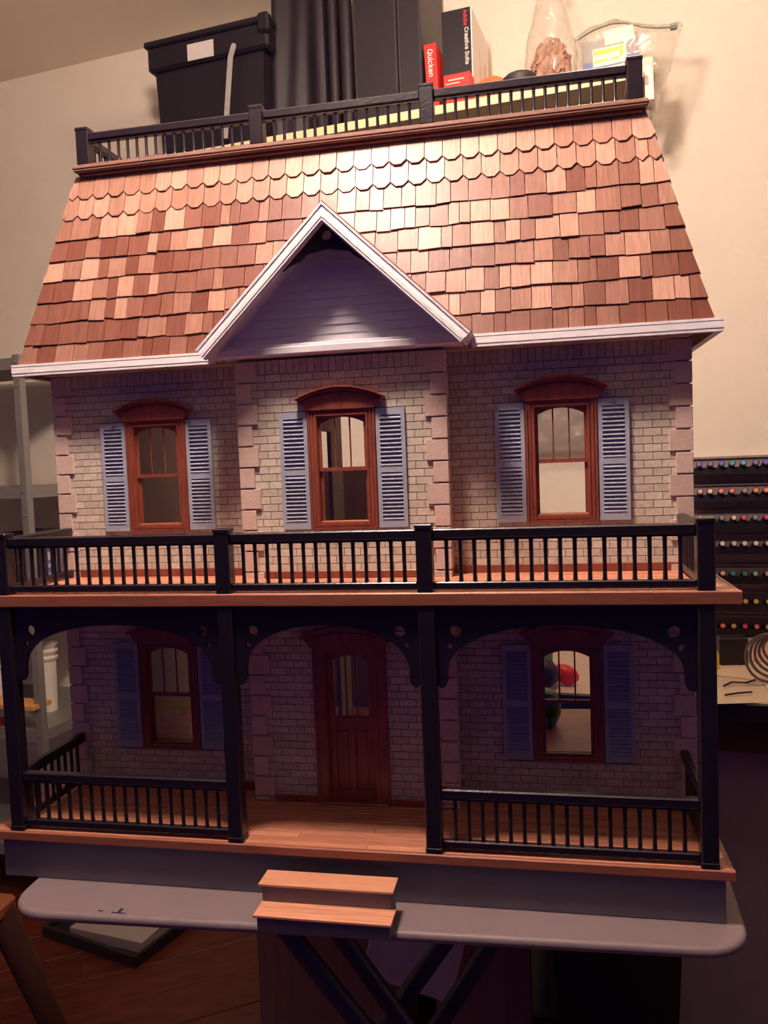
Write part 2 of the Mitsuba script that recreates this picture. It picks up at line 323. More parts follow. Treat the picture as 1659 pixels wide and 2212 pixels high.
# windows ----------------------------------------------------------
def ring(x0, x1, z0, z1, w, wb=None): return rect(x0, x1, z0, z1).difference(rect(x0 + w, x1 - w, z0 + (wb or w), z1 - w))
def arc_pts(xa, xb, zend, ztop, n=16): return [(xa + (xb - xa) * t, zend + (ztop - zend) * (1 - (2 * t - 1) ** 2)) for t in np.linspace(0, 1, n)]
def pediment(xc, y, z, hw, key):
    """fascia and arched crown moulding; z = its lower edge"""
    top = arc_pts(xc - hw, xc + hw, z + 0.0125, z + 0.0265)
    fas = sg.Polygon([(xc - hw + 0.012, z)] + [(xc + hw - 0.012, z), (xc + hw - 0.003, z + 0.0105)] + arc_pts(xc - hw + 0.003, xc + hw - 0.003, z + 0.0105, z + 0.0235)[::-1][1:])
    crown = sg.Polygon(top + arc_pts(xc - hw + 0.003, xc + hw - 0.003, z + 0.0105, z + 0.0212)[::-1])
    lip = sg.Polygon(top + arc_pts(xc - hw + 0.0008, xc + hw - 0.0008, z + 0.0118, z + 0.0243)[::-1])
    bead = sg.Polygon(arc_pts(xc - hw + 0.006, xc + hw - 0.006, z + 0.008, z + 0.0178) + arc_pts(xc - hw + 0.006, xc + hw - 0.006, z + 0.0065, z + 0.0162)[::-1])
    put('pediment', cat(prism(fas, y - 0.0075, y), prism(crown, y - 0.0115, y), prism(lip, y - 0.0145, y), prism(bead, y - 0.0088, y)), 'm_redwood', key)
def casing(x0, x1, z0, z1, y, w, wb):
    return cat(prism(ring(x0, x1, z0, z1, w, wb), y - 0.0042, y + 0.004), prism(ring(x0 + 0.0005, x1 - 0.0005, z0 + 0.0004, z1, 0.0022), y - 0.0056, y - 0.004),
               prism(ring(x0 + 0.0042, x1 - 0.0042, z0 + 0.0034, z1 - 0.003, 0.0020), y - 0.0052, y - 0.004), prism(ring(x0 + w - 0.0026, x1 - w + 0.0026, z0 + wb - 0.0022, z1 - w + 0.0026, 0.0018), y - 0.0054, y - 0.004))
def window(xc, y, z0):
    k = newkey(H + '__window')
    put('casing', casing(xc - CW, xc + CW, z0, z0 + 0.140, y, 0.0112, 0.0072), 'm_redwood', k)
    xi, zb, zt, zm = 0.0284, z0 + 0.0065, z0 + 0.1295, z0 + 0.0685
    put('sill', box(xc - xi, xc + xi, y - 0.003, y + 0.007, zb - 0.001, zb + 0.0028, 0.0006), 'm_deck', k, uv=np.tile([0.1, .4], (len(_hv), 1)))
    put('lower_sash', prism(ring(xc - xi, xc + xi, zb, zm + 0.002, 0.0032), y + 0.003, y + 0.006), 'm_redwood', k)
    arch = sg.Polygon([(xc - xi + 0.003, zt + 0.002)] + arc_pts(xc - xi + 0.003, xc + xi - 0.003, zt - 0.0085, zt - 0.0015) + [(xc + xi - 0.003, zt + 0.002)])
    put('upper_sash', prism(unary_union([ring(xc - xi, xc + xi, zm - 0.002, zt + 0.002, 0.0032, 0.0042), arch]), y, y + 0.003), 'm_redwood', k)
    for s in (-1, 1): put('muntin', box(xc + s * 0.0088 - 0.0008, xc + s * 0.0088 + 0.0008, y + 0.0006, y + 0.0026, zm, zt, 0.0003), 'm_redwood', k)
    pane = lambda za, zb_, yy: trimesh.Trimesh([[xc - xi + .002, yy, za], [xc + xi - .002, yy, za], [xc + xi - .002, yy, zb_], [xc - xi + .002, yy, zb_]], [[0, 1, 2], [0, 2, 3]], process=False)
    put('pane', pane(zb + 0.002, zm, y + 0.0045), 'm_pane', k); put('pane', pane(zm, zt, y + 0.0018), 'm_pane', k)
    pediment(xc, y, z0 + 0.1365, 0.0517, k)
def shutter(xa, xb, y, z0, z1, zmid):
    k = newkey(H + '__shutter'); w = 0.0048
    fr = rect(xa, xb, z0, z1).difference(rect(xa + w, xb - w, z0 + 0.0085, zmid - 0.0035)).difference(rect(xa + w, xb - w, zmid + 0.0035, z1 - 0.008))
    put('frame', cat(prism(fr, y - 0.0042, y - 0.0009), prism(rect(xa + w, xb - w, z0 + 0.008, z1 - 0.007), y - 0.0016, y - 0.0009)), 'm_shutter', k)
    for za, zb in ((z0 + 0.0085, zmid - 0.0035), (zmid + 0.0035, z1 - 0.008)):
        n = 12; p = (zb - za) / n
        for i in range(n):
            zc = za + (i + 0.5) * p
            m = rot(box(xa + w - 0.0004, xb - w + 0.0004, y - 0.0053, y - 0.0010, zc - 0.0007, zc + 0.0007), math.radians(50), (1, 0, 0), (0, y - 0.003, zc))
            put('louver', m, 'm_shutter', k)
for xc, yy, zs in ((WINX[0], 0, (ZU, ZL)), (WINX[1], BY, (ZU,)), (WINX[2], 0, (ZU, ZL))):
    for z0 in zs:
        window(xc, yy, z0)
        for s in (-1, 1):
            a, b = (xc + s * (CW + 0.0006), xc + s * (CW + 0.0338)); shutter(min(a, b), max(a, b), yy, z0 + 0.0008, z0 + 0.1355, z0 + 0.0665)
# door -------------------------------------------------------------
D = newkey(H + '__door')
cas = rect(DX0, DX1, 0, 0.192).difference(rect(DX0 + 0.0155, DX1 - 0.0155, -1, 0.1815))
put('casing', cat(prism(cas, BY - 0.0045, BY + 0.004), prism(rect(DX0 + 0.001, DX0 + 0.004, 0, 0.188), BY - 0.006, BY - 0.004), prism(rect(DX1 - 0.004, DX1 - 0.001, 0, 0.188), BY - 0.006, BY - 0.004),
                  prism(rect(DX0 + 0.0115, DX0 + 0.014, 0, 0.184), BY - 0.006, BY - 0.004), prism(rect(DX1 - 0.014, DX1 - 0.0115, 0, 0.184), BY - 0.006, BY - 0.004)), 'm_redwood', D)
la, lb = DX0 + 0.015, DX1 - 0.015; ga, gb = la + 0.0085, lb - 0.0085; cxm = (la + lb) / 2
gl = sg.Polygon([(ga, 0.1024), (gb, 0.1024)] + arc_pts(ga, gb, 0.170, 0.1755)[::-1])
leaf = rect(la, lb, 0.003, 0.182).difference(gl).difference(rect(ga, cxm - 0.0028, 0.015, 0.090)).difference(rect(cxm + 0.0028, gb, 0.015, 0.090))
put('leaf', prism(leaf, BY + 0.003, BY + 0.008), 'm_redwood', D)
for s in (-1, 1):
    pa, pb = (ga, cxm - 0.0028) if s < 0 else (cxm + 0.0028, gb)
    put('panel', cat(prism(rect(pa, pb, 0.015, 0.090), BY + 0.0055, BY + 0.0075), prism(rect(pa + 0.004, pb - 0.004, 0.020, 0.085), BY + 0.0042, BY + 0.006)), 'm_redwood', D)
    put('muntin', box(cxm + s * 0.0062 - 0.0009, cxm + s * 0.0062 + 0.0009, BY + 0.0035, BY + 0.0065, 0.1024, 0.176, 0.0003), 'm_redwood', D)
put('pane', trimesh.Trimesh([[ga, BY + .006, .1], [gb, BY + .006, .1], [gb, BY + .006, .177], [ga, BY + .006, .177]], [[0, 1, 2], [0, 2, 3]], process=False), 'm_pane', D)
put('threshold', box(la - 0.012, lb + 0.012, BY - 0.007, BY + 0.006, 0.0, 0.0028, 0.0008), 'm_redwood', D)
pediment((DX0 + DX1) / 2, BY, 0.1865, 0.056, D)
# decks ------------------------------------------------------------
def deck(name, x0, x1, yf, zt, t):
    k = newkey(H + '__' + name); x0i, x1i = x0 + 0.004, x1 - 0.004
    m = box(x0i, x1i, yf + 0.004, 0.0, zt - t + 0.001, zt - 0.0016); put('base', m, 'm_deck', k, uv=tone(m, 0.2))
    w = 0.0092; y = yf + 0.0045; r = 0
    while y < -0.001:
        y1 = min(y + w - 0.0005, 0.0); xs = x0i; r += 1
        cuts = sorted(x0i + (x1i - x0i) * c for c in ((0.33, 0.72), (0.55,), (0.2, 0.64), (0.45, 0.86))[r % 4]) + [x1i]
        for c in cuts:
            m = box(xs, c - 0.0004, y, y1, zt - 0.002, zt - 0.0002 * rnd.random(), 0.0003); put('plank', m, 'm_deck', k, uv=tone(m, 0.45 + 0.5 * rnd.random())); xs = c
        y += w
    def edge(a, b, side):
        n = 60; L = b - a; tt = np.linspace(0, 1, n)
        wob = 0.0005 * (meshkit.fbm(np.stack([tt * 30, tt * 0 + zt * 50, tt * 0 + side], 1), 3, 5) - 0.5) * 2
        prof = np.array([(0.0045, 0.0), (0.0012, 0.0), (0.0, -0.0012), (0.0, -t + 0.0012), (0.0012, -t), (0.0045, -t)])
        V = []
        for i in range(n):
            for j, (o, z) in enumerate(prof):
                ins = o + (wob[i] if j in (1, 2, 3) else 0); s = a + L * tt[i]
                V.append([s, yf + ins, zt + z] if side == 0 else ([x0 + ins, s, zt + z] if side < 0 else [x1 - ins, s, zt + z]))
        F = []; m_ = len(prof)
        for i in range(n - 1):
            for j in range(m_):
                p, q = i * m_ + j, i * m_ + (j + 1) % m_; F += [[p, q, q + m_], [p, q + m_, p + m_]]
        F += [[0, j + 1, j] for j in range(1, m_ - 1)] + [[(n - 1) * m_, (n - 1) * m_ + j, (n - 1) * m_ + j + 1] for j in range(1, m_ - 1)]
        m = trimesh.Trimesh(V, F, process=False); m = trimesh.Trimesh(V, np.array(F)[:, ::-1], process=False) if m.volume < 0 else m
        put('edge_board', m, 'm_deck', k, uv=tone(m, 0.12))
    edge(x0, x1, 0); edge(yf + 0.004, 0.0, -1); edge(yf + 0.004, 0.0, 1)
deck('porch_floor', -0.404, 0.391, -0.1437, 0.0, 0.0103)
deck('balcony_floor', -0.412, 0.3997, -0.1430, ZB, 0.0134)
put('foundation', box(-0.392, 0.3835, -0.137, 0.325, TABLE_Z, -0.0103, 0.0008), 'm_found', H)
# posts, railings, arches -----------------------------------------
PX, PY = (-0.3693, -0.1093, 0.1038, 0.3690), -0.1335
RY0 = -0.1335
def baluster_shape(h, r=0.0021):
    return mikit.ply(lathe([(0, 0), (r * 1.25, 0), (r, h * 0.06), (r * 0.92, h * 0.5), (r, h * 0.94), (r * 1.25, h), (0, h)], n=8), 'm_black', smooth=40)
_bs = {}
def baluster(x, y, z0, z1, key, r=0.0021):
    h = round(z1 - z0, 4); b = _bs.setdefault((h, r), baluster_shape(h, r))
    put('baluster', None, None, key, shape=b, to_world=T().translate([x, y, z0]))
def railing(p, q, zt0, zt1, zb0, zb1, n, wt=0.0095, wbm=0.0065, name='railing', r=0.0021):
    k = newkey(H + '__' + name); p, q = np.array(p), np.array(q); d = q - p; L = np.linalg.norm(d); a = math.atan2(d[1], d[0])
    for nm, za, zb, w in (('top_rail', zt0, zt1, wt), ('bottom_rail', zb0, zb1, wbm)):
        m = box(0, L, -w / 2, w / 2, za, zb, 0.0014)
        if nm == 'top_rail': m = cat(m, box(0, L, -w * 0.3, w * 0.3, za - 0.002, za + 0.001))
        put(nm, move(rot(m, a, (0, 0, 1)), p[0], p[1], 0), 'm_black', k)
    for i in range(n):
        t = (i + 1) / (n + 1); b = p + d * t; baluster(b[0], b[1], zb1 - 0.0003, zt0 - 0.0015, k, r)
for x in PX:
    put('porch_post', cat(box(x - 0.0081, x + 0.0081, PY - 0.0081, PY + 0.0081, 0.0, ZBB, 0.0012), box(x - 0.0087, x + 0.0087, PY - 0.0087, PY + 0.0087, 0.0, 0.006, 0.001)), 'm_black', H)
    put('balcony_post', cat(box(x - 0.0081, x + 0.0081, PY - 0.0081, PY + 0.0081, ZB, ZB + 0.066, 0.001), box(x - 0.0089, x + 0.0089, PY - 0.0089, PY + 0.0089, ZB + 0.0640, ZB + 0.0682, 0.001)), 'm_black', H)
for i in range(3):
    a, b = PX[i] + 0.008, PX[i + 1] - 0.008
    railing((a, RY0), (b, RY0), 0.3207, 0.3305, 0.2695, 0.2775, (17, 14, 17)[i], name='balcony_railing')
    if i != 1: railing((a, RY0), (b, RY0), 0.0560, 0.0660, 0.0040, 0.0122, 17, name='porch_railing')
    # fretwork arch between the posts
    zt, zs, ft = ZBB, 0.2337, 0.1695
    hw = (b - a) / 2; c = (a + b) / 2; open_hw = hw - 0.0115
    top = []
    for t in np.linspace(0, math.pi, 40): top.append((c + open_hw * math.cos(t), 0.184 + (zs - 0.184) * math.sin(t) ** 0.85))
    band = sg.Polygon([(a, zt), (a, ft + 0.004), (a + 0.004, ft), (a + 0.0085, ft + 0.0015), (a + 0.0115, ft + 0.0075)] + top[::-1] + [(b - 0.0115, ft + 0.0075), (b - 0.0085, ft + 0.0015), (b - 0.004, ft), (b, ft + 0.004), (b, zt)]).buffer(0)
    for s, e in ((1, a), (-1, b)):
        band = band.difference(sg.Point(e + s * 0.0205, 0.2272).buffer(0.0058)).difference(sg.Point(e + s * 0.0142, 0.2120).buffer(0.0030))
    put('arch', prism(band, PY - 0.0028, PY + 0.0028), 'm_black', H)
for s, x in ((-1, PX[0]), (1, PX[3])):
    railing((x, PY + 0.008), (x, -0.003), 0.3207, 0.3305, 0.2695, 0.2775, 8, name='balcony_railing')
    railing((x, PY + 0.008), (x, -0.003), 0.0560, 0.0660, 0.0040, 0.0122, 8, name='porch_railing')
# roof -------------------------------------------------------------
RZ0, RZ1, RYA, RYB = 0.531, 0.778, -0.030, 0.040
def XL(t): return -0.4069 + 0.0511 * t
def XR(t): return 0.4001 - 0.0545 * t
def rp(x, t, n=0.0): return np.array([x, RYA + (RYB - RYA) * t - 0.962 * n, RZ0 + (RZ1 - RZ0) * t + 0.2727 * n])
cv = [[XL(0) + .003, RYA + .003, RZ0], [XR(0) - .003, RYA + .003, RZ0], [XR(0) - .003, YB + .03, RZ0], [XL(0) + .003, YB + .03, RZ0], [XL(1) + .003, RYB + .003, RZ1], [XR(1) - .003, RYB + .003, RZ1], [XR(1) - .003, YB, RZ1], [XL(1) + .003, YB, RZ1]]
roof = newkey(H + '__roof')
put('core', trimesh.convex.convex_hull(np.array(cv)), 'm_roofcore', roof)
GX, GZ, GLX, GRX, GFZ, GY = -0.0031, 0.6795, -0.1555, 0.1512, 0.5312, -0.0768
def in_gable(x, z): return z < GZ - 0.03 - (GX - x if x < GX else x - GX) * 0.97
def wedge(pts, h0, h1, t0, t1):
    """a shingle from polygon points (x, t), thick h0 at its butt (t0), h1 at its head (t1)"""
    P = np.array(pts); n = len(P); V = []
    for x, t in P: V.append(rp(x, t, -0.0006))
    for x, t in P: V.append(rp(x, t, h0 + (h1 - h0) * (t - t0) / (t1 - t0)))
    F = [[0, j + 1, j] for j in range(1, n - 1)] + [[n, n + j, n + j + 1] for j in range(1, n - 1)]
    for j in range(n):
        k = (j + 1) % n; F += [[j, k, k + n], [j, k + n, j + n]]
    m = trimesh.Trimesh(V, F, process=False)
    return m
R9 = 0.1081
for r in range(9):
    t0 = r * R9; t1 = min(t0 + R9 * 1.55, 1.0); hexed = r >= 7
    x = XL(t0) - (0.0 if r else 0); first = True
    while x < XR(t0) - 0.001:
        w = 0.0212 if hexed else rnd.choice((0.0125, 0.0165, 0.0205, 0.0215, 0.0225, 0.024, 0.0265))
        if hexed and first and r == 8: w = 0.0212 * 0.62
        x1 = min(x + w, XR(t0))
        rem = XR(t0) - x
        if rem < 0.044: x1 = XR(t0) if rem < 0.027 else x + rem / 2
        j = rnd.uniform(-0.0045, 0.0045) * (0.35 if hexed else 1.0); g = 0.00035; tb = max(t0 + j, 0.0); tl = rnd.uniform(-0.003, 0.003)
        hb = 0.0030 + rnd.uniform(-0.0004, 0.0007) + (0.0008 if rnd.random() < 0.08 else 0)
        a0, a1, b0, b1 = x + g, max(x + g, XL(t1)), x1 - g, min(x1 - g, XR(t1))
        if first: a0 = XL(t0) - 0.0015 * rnd.random()
        if x1 >= XR(t0): b0 = XR(t0) + 0.0015 * rnd.random()
        if b1 - a1 > 0.002 and not (in_gable(x, rp(0, t1)[2]) and in_gable(x1, rp(0, t1)[2])):
            if hexed:
                cx, ct = 0.0060, 0.0062 / 0.2567
                pts = [(a0, tb + ct), (a0 + cx, tb), (b0 - cx, tb), (b0, tb + ct), (b1, t1), (a1, t1)]
            else: pts = [(a0, tb + tl), (b0, tb - tl), (b1, t1), (a1, t1)]
            m = wedge(pts, hb, 0.0005, tb, t1)
            if m.volume < 0: m.invert()
            q = rnd.random(); tn = rnd.uniform(0.0, 0.22) if q < 0.5 else (rnd.uniform(0.3, 0.6) if q < 0.8 else rnd.uniform(0.7, 1.0))
            if r == 0: tn *= 0.45
            if hexed: tn = min(1, 0.42 + tn * 0.6)
            put('shingle', m, 'm_shingle', roof, uv=tone(m, tn))
        x = x1; first = False
side, suv = [], []
for s in (-1, 1):
    for r in range(9):
        t0 = r * R9; t1 = min(t0 + R9 * 1.5, 1.0); y = RYA + (RYB - RYA) * t0 + 0.002
        while y < YB + 0.02:
            y1 = min(y + rnd.uniform(0.016, 0.026), YB + 0.025); V = []
            for hh in (0, 1):
                for yy, t, h in ((y, t0, 0.0030), (y1 - .0006, t0, 0.0030), (y1 - .0006, t1, 0.0005), (max(y, RYA + (RYB - RYA) * t1 + .002), t1, 0.0005)):
                    xx = XL(t) if s < 0 else XR(t); V.append([xx + s * (h * hh - 0.0006 * (1 - hh)), yy, RZ0 + (RZ1 - RZ0) * t])
            m = trimesh.Trimesh(V, [[0, 2, 1], [0, 3, 2], [4, 5, 6], [4, 6, 7], [0, 1, 5], [0, 5, 4], [1, 2, 6], [1, 6, 5], [2, 3, 7], [2, 7, 6], [3, 0, 4], [3, 4, 7]], process=False)
            if m.volume < 0: m.invert()
            side.append(m); suv.append(tone(m, rnd.random() * 0.7)); y = y1
put('side_shingles', cat(side), 'm_shingle', roof, uv=np.vstack(suv), kind='stuff')
# roof cap and its balustrade
CX0, CX1, CY = -0.3530, 0.3465, 0.0282
cap = newkey(H + '__roof_cap')
put('board', box(CX0, CX1, CY, YB - 0.02, 0.7805, 0.7892, 0.0012), 'm_cap', cap)
put('molding', cat(box(CX0 + 0.004, CX1 - 0.004, CY + 0.0055, YB - 0.03, 0.7765, 0.7810, 0.001), box(CX0 - 0.001, CX1 + 0.001, CY - 0.0012, YB - 0.02, 0.7835, 0.7868, 0.0012)), 'm_cap', cap)
RPY = 0.0375; RPX = (-0.3395, -0.1086, 0.0998, 0.3328)
ZC = 0.7892
for x, dz in zip(RPX, (0.0, 0.0, 0.0, 0.0)):
    put('roof_post', cat(box(x - 0.0083, x + 0.0083, RPY - 0.0083, RPY + 0.0083, ZC, ZC + 0.0445, 0.001), box(x - 0.0089, x + 0.0089, RPY - 0.0089, RPY + 0.0089, ZC + 0.0415, ZC + 0.0462, 0.001)), 'm_black', H)
for i in range(3): railing((RPX[i] + 0.008, RPY), (RPX[i + 1] - 0.008, RPY), ZC + 0.0300, ZC + 0.0400, ZC, ZC + 0.0030, (16, 14, 16)[i], wt=0.0095, wbm=0.005, name='roof_railing', r=0.0019)
for x in (RPX[0], RPX[3]): railing((x, RPY + 0.008), (x, 0.25), ZC + 0.0300, ZC + 0.0400, ZC, ZC + 0.0030, 14, name='roof_railing', r=0.0019)
# eaves
ev = sg.Polygon([(-0.0352, 0.5345), (-0.0353, 0.5316), (-0.0350, 0.5308), (-0.0352, 0.5240), (-0.0346, 0.5234), (-0.0346, 0.5205), (-0.0270, 0.5205), (-0.0270, 0.5312), (-0.0290, 0.5345)])
put('eave_molding', prism_x(ev, -0.4143, GLX + 0.004), 'm_white', H); put('eave_molding', prism_x(ev, GRX - 0.002, 0.4091), 'm_white', H)
evp = np.array(ev.exterior.coords)[:-1]
for s in (-1, 1):
    x0 = -0.4143 + 0.0352 if s < 0 else 0.4091 - 0.0352
    pl = sg.Polygon([(x0 + s * (-p[0]), p[1]) for p in evp]); put('eave_molding', prism(pl, -0.0300, YB + 0.03), 'm_white', H)
    put('soffit', box(s * WH, x0 + s * 0.028, -0.03, YB + 0.02, 0.5207, 0.524), 'm_roofcore', H)
# gable ------------------------------------------------------------
G = newkey(H + '__gable')
dl = np.array([GLX - GX, GFZ - GZ]); dr_ = np.array([GRX - GX, GFZ - GZ]); ul, ur = dl / np.linalg.norm(dl), dr_ / np.linalg.norm(dr_)
nl, nr = np.array([-ul[1], ul[0]]) * (1 if -ul[1] > 0 else -1), np.array([ur[1], -ur[0]]) * (1 if ur[1] < 0 else -1)   # inwards
nl = np.array([abs(ul[1]), -abs(ul[0])]); nr = np.array([-abs(ur[1]), -abs(ur[0])])
A = np.array([GX, GZ])
def chevron(o0, o1, cut=1.0):
    """V band between the offsets o0 and o1 inward of the gable's outer line"""
    def off(o):
        m = (nl + nr); m /= np.linalg.norm(m); ap = A + m * o / (m @ nl)
        return ap, A + dl * cut + nl * o, A + dr_ * cut + nr * o
    p, q = off(o0), off(o1)
    return sg.Polygon([p[1], p[0], p[2], q[2], q[0], q[1]])
put('bargeboard', cat(prism(chevron(0, 0.0155), GY + 0.002, GY + 0.0075), prism(chevron(0, 0.0024), GY + 0.0010, GY + 0.004), prism(chevron(0.0078, 0.0145), GY - 0.0008, GY + 0.004), prism(chevron(0.0100, 0.0120), GY - 0.0014, GY + 0.004)), 'm_white', G, label='white painted bargeboard')
put('slope_left', prism(sg.Polygon([A, A + dl, A + dl + nl * 0.0122, A + (nl + nr) * 0.0086]), GY + 0.006, 0.03), 'm_siding', G)
put('slope_right', prism(sg.Polygon([A, A + dr_, A + dr_ + nr * 0.0122, A + (nl + nr) * 0.0086]), GY + 0.006, 0.03), 'm_siding', G)
m = prism(chevron(-0.0014, 0.0006), GY + 0.004, 0.03); put('roof_covering', m, 'm_shingle', G, uv=tone(m, 0.2), label='reddish brown covering on top of the gable')
ins = sg.Polygon([A + (nl + nr) * 0.0082, A + dl * 1.02 + nl * 0.0116, A + dr_ * 1.02 + nr * 0.0116])
put('backing', prism(ins.intersection(rect(-0.14, 0.14, 0.5245, 0.7)), -0.0335, -0.028), 'm_siding', G)
z = 0.5365; step = 0.0098
while z < 0.672:
    sl = ins.intersection(rect(-0.2, 0.2, z, z + step))
    if sl.is_empty or sl.area < 1e-6: break
    xa, za, xb, zb = sl.bounds; c = np.array(sl.exterior.coords)
    xl0, xr0 = c[np.abs(c[:, 1] - za) < 1e-4][:, 0].min(), c[np.abs(c[:, 1] - za) < 1e-4][:, 0].max(); tp = c[np.abs(c[:, 1] - zb) < 1e-4][:, 0]; xl1, xr1 = tp.min(), tp.max()
    V = [[xl0, -0.0352, za], [xr0, -0.0352, za], [xr1, -0.0338, zb], [xl1, -0.0338, zb], [xl0, -0.033, za], [xr0, -0.033, za], [xr1, -0.033, zb], [xl1, -0.033, zb]]
    m = trimesh.Trimesh(V, [[0, 1, 2], [0, 2, 3], [4, 6, 5], [4, 7, 6], [0, 5, 1], [0, 4, 5], [1, 6, 2], [1, 5, 6], [2, 7, 3], [2, 6, 7], [3, 4, 0], [3, 7, 4]], process=False)
    put('clapboard', m, 'm_siding', G); z += step
put('frieze', cat(box(-0.1400, 0.1395, -0.052, -0.012, 0.5235, 0.5320, 0.001), box(-0.1380, 0.1380, -0.0485, -0.012, 0.5315, 0.5355, 0.0008)), 'm_siding', G)
def gl_(x): return GZ - 0.0162 - abs(x - GX) * 0.97
inner = [(-0.066, 0.6135), (-0.0605, 0.6090), (-0.055, 0.6130), (-0.047, 0.6185), (-0.035, 0.6225), (-0.026, 0.6300), (-0.003, 0.6335), (0.02, 0.6300), (0.029, 0.6225), (0.037, 0.6185), (0.0435, 0.6120), (0.0500, 0.6080), (0.0555, 0.6120)]
orn = sg.Polygon([(-0.066, gl_(-0.066))] + inner + [(0.0555, gl_(0.0555)), (GX, GZ - 0.0165)]).buffer(0).difference(sg.Point(GX, 0.648).buffer(0.0055))
put('ornament', prism(orn, -0.060, -0.055), 'm_black', G, label='black fretwork ornament in the peak')

# ---------------------------------------------------------------- the steps in front
S = thing('porch_steps', 'grey two-step block with orange wood treads standing before the porch', 'steps')
put('riser', cat(box(-0.0660, 0.0660, -0.1845, -0.1605, TABLE_Z, -0.0210, 0.0006), box(-0.0645, 0.0680, -0.2065, -0.1845, TABLE_Z, -0.0395, 0.0006)), 'm_found', S)
for x0, x1, y0, y1, zt in ((-0.0692, 0.0686, -0.1865, -0.1575, -0.0185), (-0.0668, 0.0704, -0.2112, -0.1820, -0.0370)):
    m = box(x0, x1, y0, y1, zt - 0.0026, zt, 0.0004); put('tread', m, 'm_deck', S, uv=tone(m, 1.35))

# ---------------------------------------------------------------- the table
Tb = thing('folding_table', 'pale grey plastic folding table with rounded corners under the dollhouse', 'table')
tp = sg.Polygon([(-0.350, -0.2055), (0.3985, -0.1800), (0.438, 0.54), (-0.377, 0.52)]).buffer(-0.045).buffer(0.045, 12)
def slab(poly, zt, t, r, k=6):
    """a plate with its rim rounded over, as one closed mesh"""
    rings = [(r * (1 - math.sin(a)), zt - r * (1 - math.cos(a))) for a in np.linspace(0, math.pi / 2, k)] + [(r * (1 - math.sin(a)), zt - t + r * (1 - math.cos(a))) for a in np.linspace(math.pi / 2, 0, k)]
    P = [np.array(poly.exterior.interpolate(x, normalized=True).coords[0]) for x in np.linspace(0, 1, 240, endpoint=False)]; P = np.array(P); c = np.array(poly.centroid.coords[0])
    d = np.roll(P, -1, 0) - np.roll(P, 1, 0); nn = np.stack([-d[:, 1], d[:, 0]], 1); nn /= np.linalg.norm(nn, axis=1, keepdims=True)
    if ((c - P) * nn).sum() < 0: nn = -nn
    V = np.vstack([np.column_stack([P + nn * o, np.full(240, z)]) for o, z in rings] + [[[*c, zt]], [[*c, zt - t]]]); F = []; i = np.arange(240); j = (i + 1) % 240
    for q in range(len(rings) - 1): F += [np.stack([q * 240 + i, (q + 1) * 240 + i, (q + 1) * 240 + j], 1), np.stack([q * 240 + i, (q + 1) * 240 + j, q * 240 + j], 1)]
    n = len(rings) * 240; F += [np.stack([i, j, i * 0 + n], 1), np.stack([n - 240 + j, n - 240 + i, i * 0 + n + 1], 1)]
    m = trimesh.Trimesh(V, np.vstack(F), process=False)
    if m.volume < 0: m.invert()
    return m
lay = [slab(tp, TABLE_Z, 0.011, 0.005)]
put('tabletop', cat(lay), 'm_table', Tb, smooth=35)
def tube(p0, p1, r): return rod(p0, p1, r, 14)
for (xt, xb, y) in ((-0.214, 0.361, 0.02), (-0.191, 0.324, 0.10), (0.209, -0.292, 0.135), (0.271, -0.179, 0.18)):
    put('leg', tube((xt, y, TABLE_Z - 0.011), (xb, y, FLOOR_Z + 0.012), 0.0125), 'm_navy', Tb, smooth=40)
for x0, x1, y0, y1 in ((0.361, 0.324, 0.0, 0.16), (-0.292, -0.179, 0.11, 0.21)): put('foot_bar', tube((x0, y0, FLOOR_Z + 0.0125), (x1, y1, FLOOR_Z + 0.0125), 0.0125), 'm_navy', Tb, smooth=40)
mk = cat(box(-0.2220, -0.2185, -0.1930, -0.1850, TABLE_Z, TABLE_Z + 0.0002), box(-0.2275, -0.2120, -0.1945, -0.1928, TABLE_Z, TABLE_Z + 0.0002), box(-0.2440, -0.2380, -0.1930, -0.1915, TABLE_Z, TABLE_Z + 0.0002))
put('stain', mk, 'm_navy', Tb, label='dark smudged mark')

# ---------------------------------------------------------------- wall shelf and what stands on it
SZ, SD = 1.206, 0.285
sh = thing('wall_shelf', 'long pale yellow shelf board high on the back wall', 'shelf')
put('board', wbox(-0.15, 1.00, 0.001, SD - 0.002, SZ - 0.020, SZ, 0.001), 'm_shelf', sh); put('edge_band', wbox(-0.15, 1.00, SD - 0.002, SD, SZ - 0.020, SZ, 0.0005), 'm_shelfedge', sh)  # board coloured dark for underside shade, front strip coloured as lit
for u in (0.0, 0.43, 0.86):
    put('bracket', wl(prism_x(sg.Polygon([(0, SZ - 0.02), (-0.2, SZ - 0.02), (-0.2, SZ - 0.028), (-0.03, SZ - 0.12), (0, SZ - 0.12)]), u, u + 0.018)), 'm_metal', sh)
to = thing('storage_tote', 'black lidded storage tote with a pale label at the left end of the shelf', 'storage box')
bod = np.array([[x, -d, z] for x, d, z in ((-0.177, 0.286, SZ), (0.114, 0.286, SZ), (0.114, 0.05, SZ), (-0.177, 0.05, SZ), (-0.182, 0.293, 1.412), (0.124, 0.293, 1.412), (0.124, 0.035, 1.412), (-0.182, 0.035, 1.412))])
put('body', wl(trimesh.convex.convex_hull(bod)), 'm_blackplastic', to)
put('lid', wl(cat(box(-0.1975, 0.143, -0.307, -0.262, 1.408, 1.470, 0.007), box(-0.1975, 0.125, -0.27, -0.02, 1.408, 1.470, 0.004), box(-0.203, 0.149, -0.312, -0.262, 1.466, 1.482, 0.006), box(-0.203, 0.126, -0.27, -0.015, 1.466, 1.482, 0.004), box(0.118, 0.150, -0.315, -0.29, 1.44, 1.488, 0.006))), 'm_blackplastic', to)
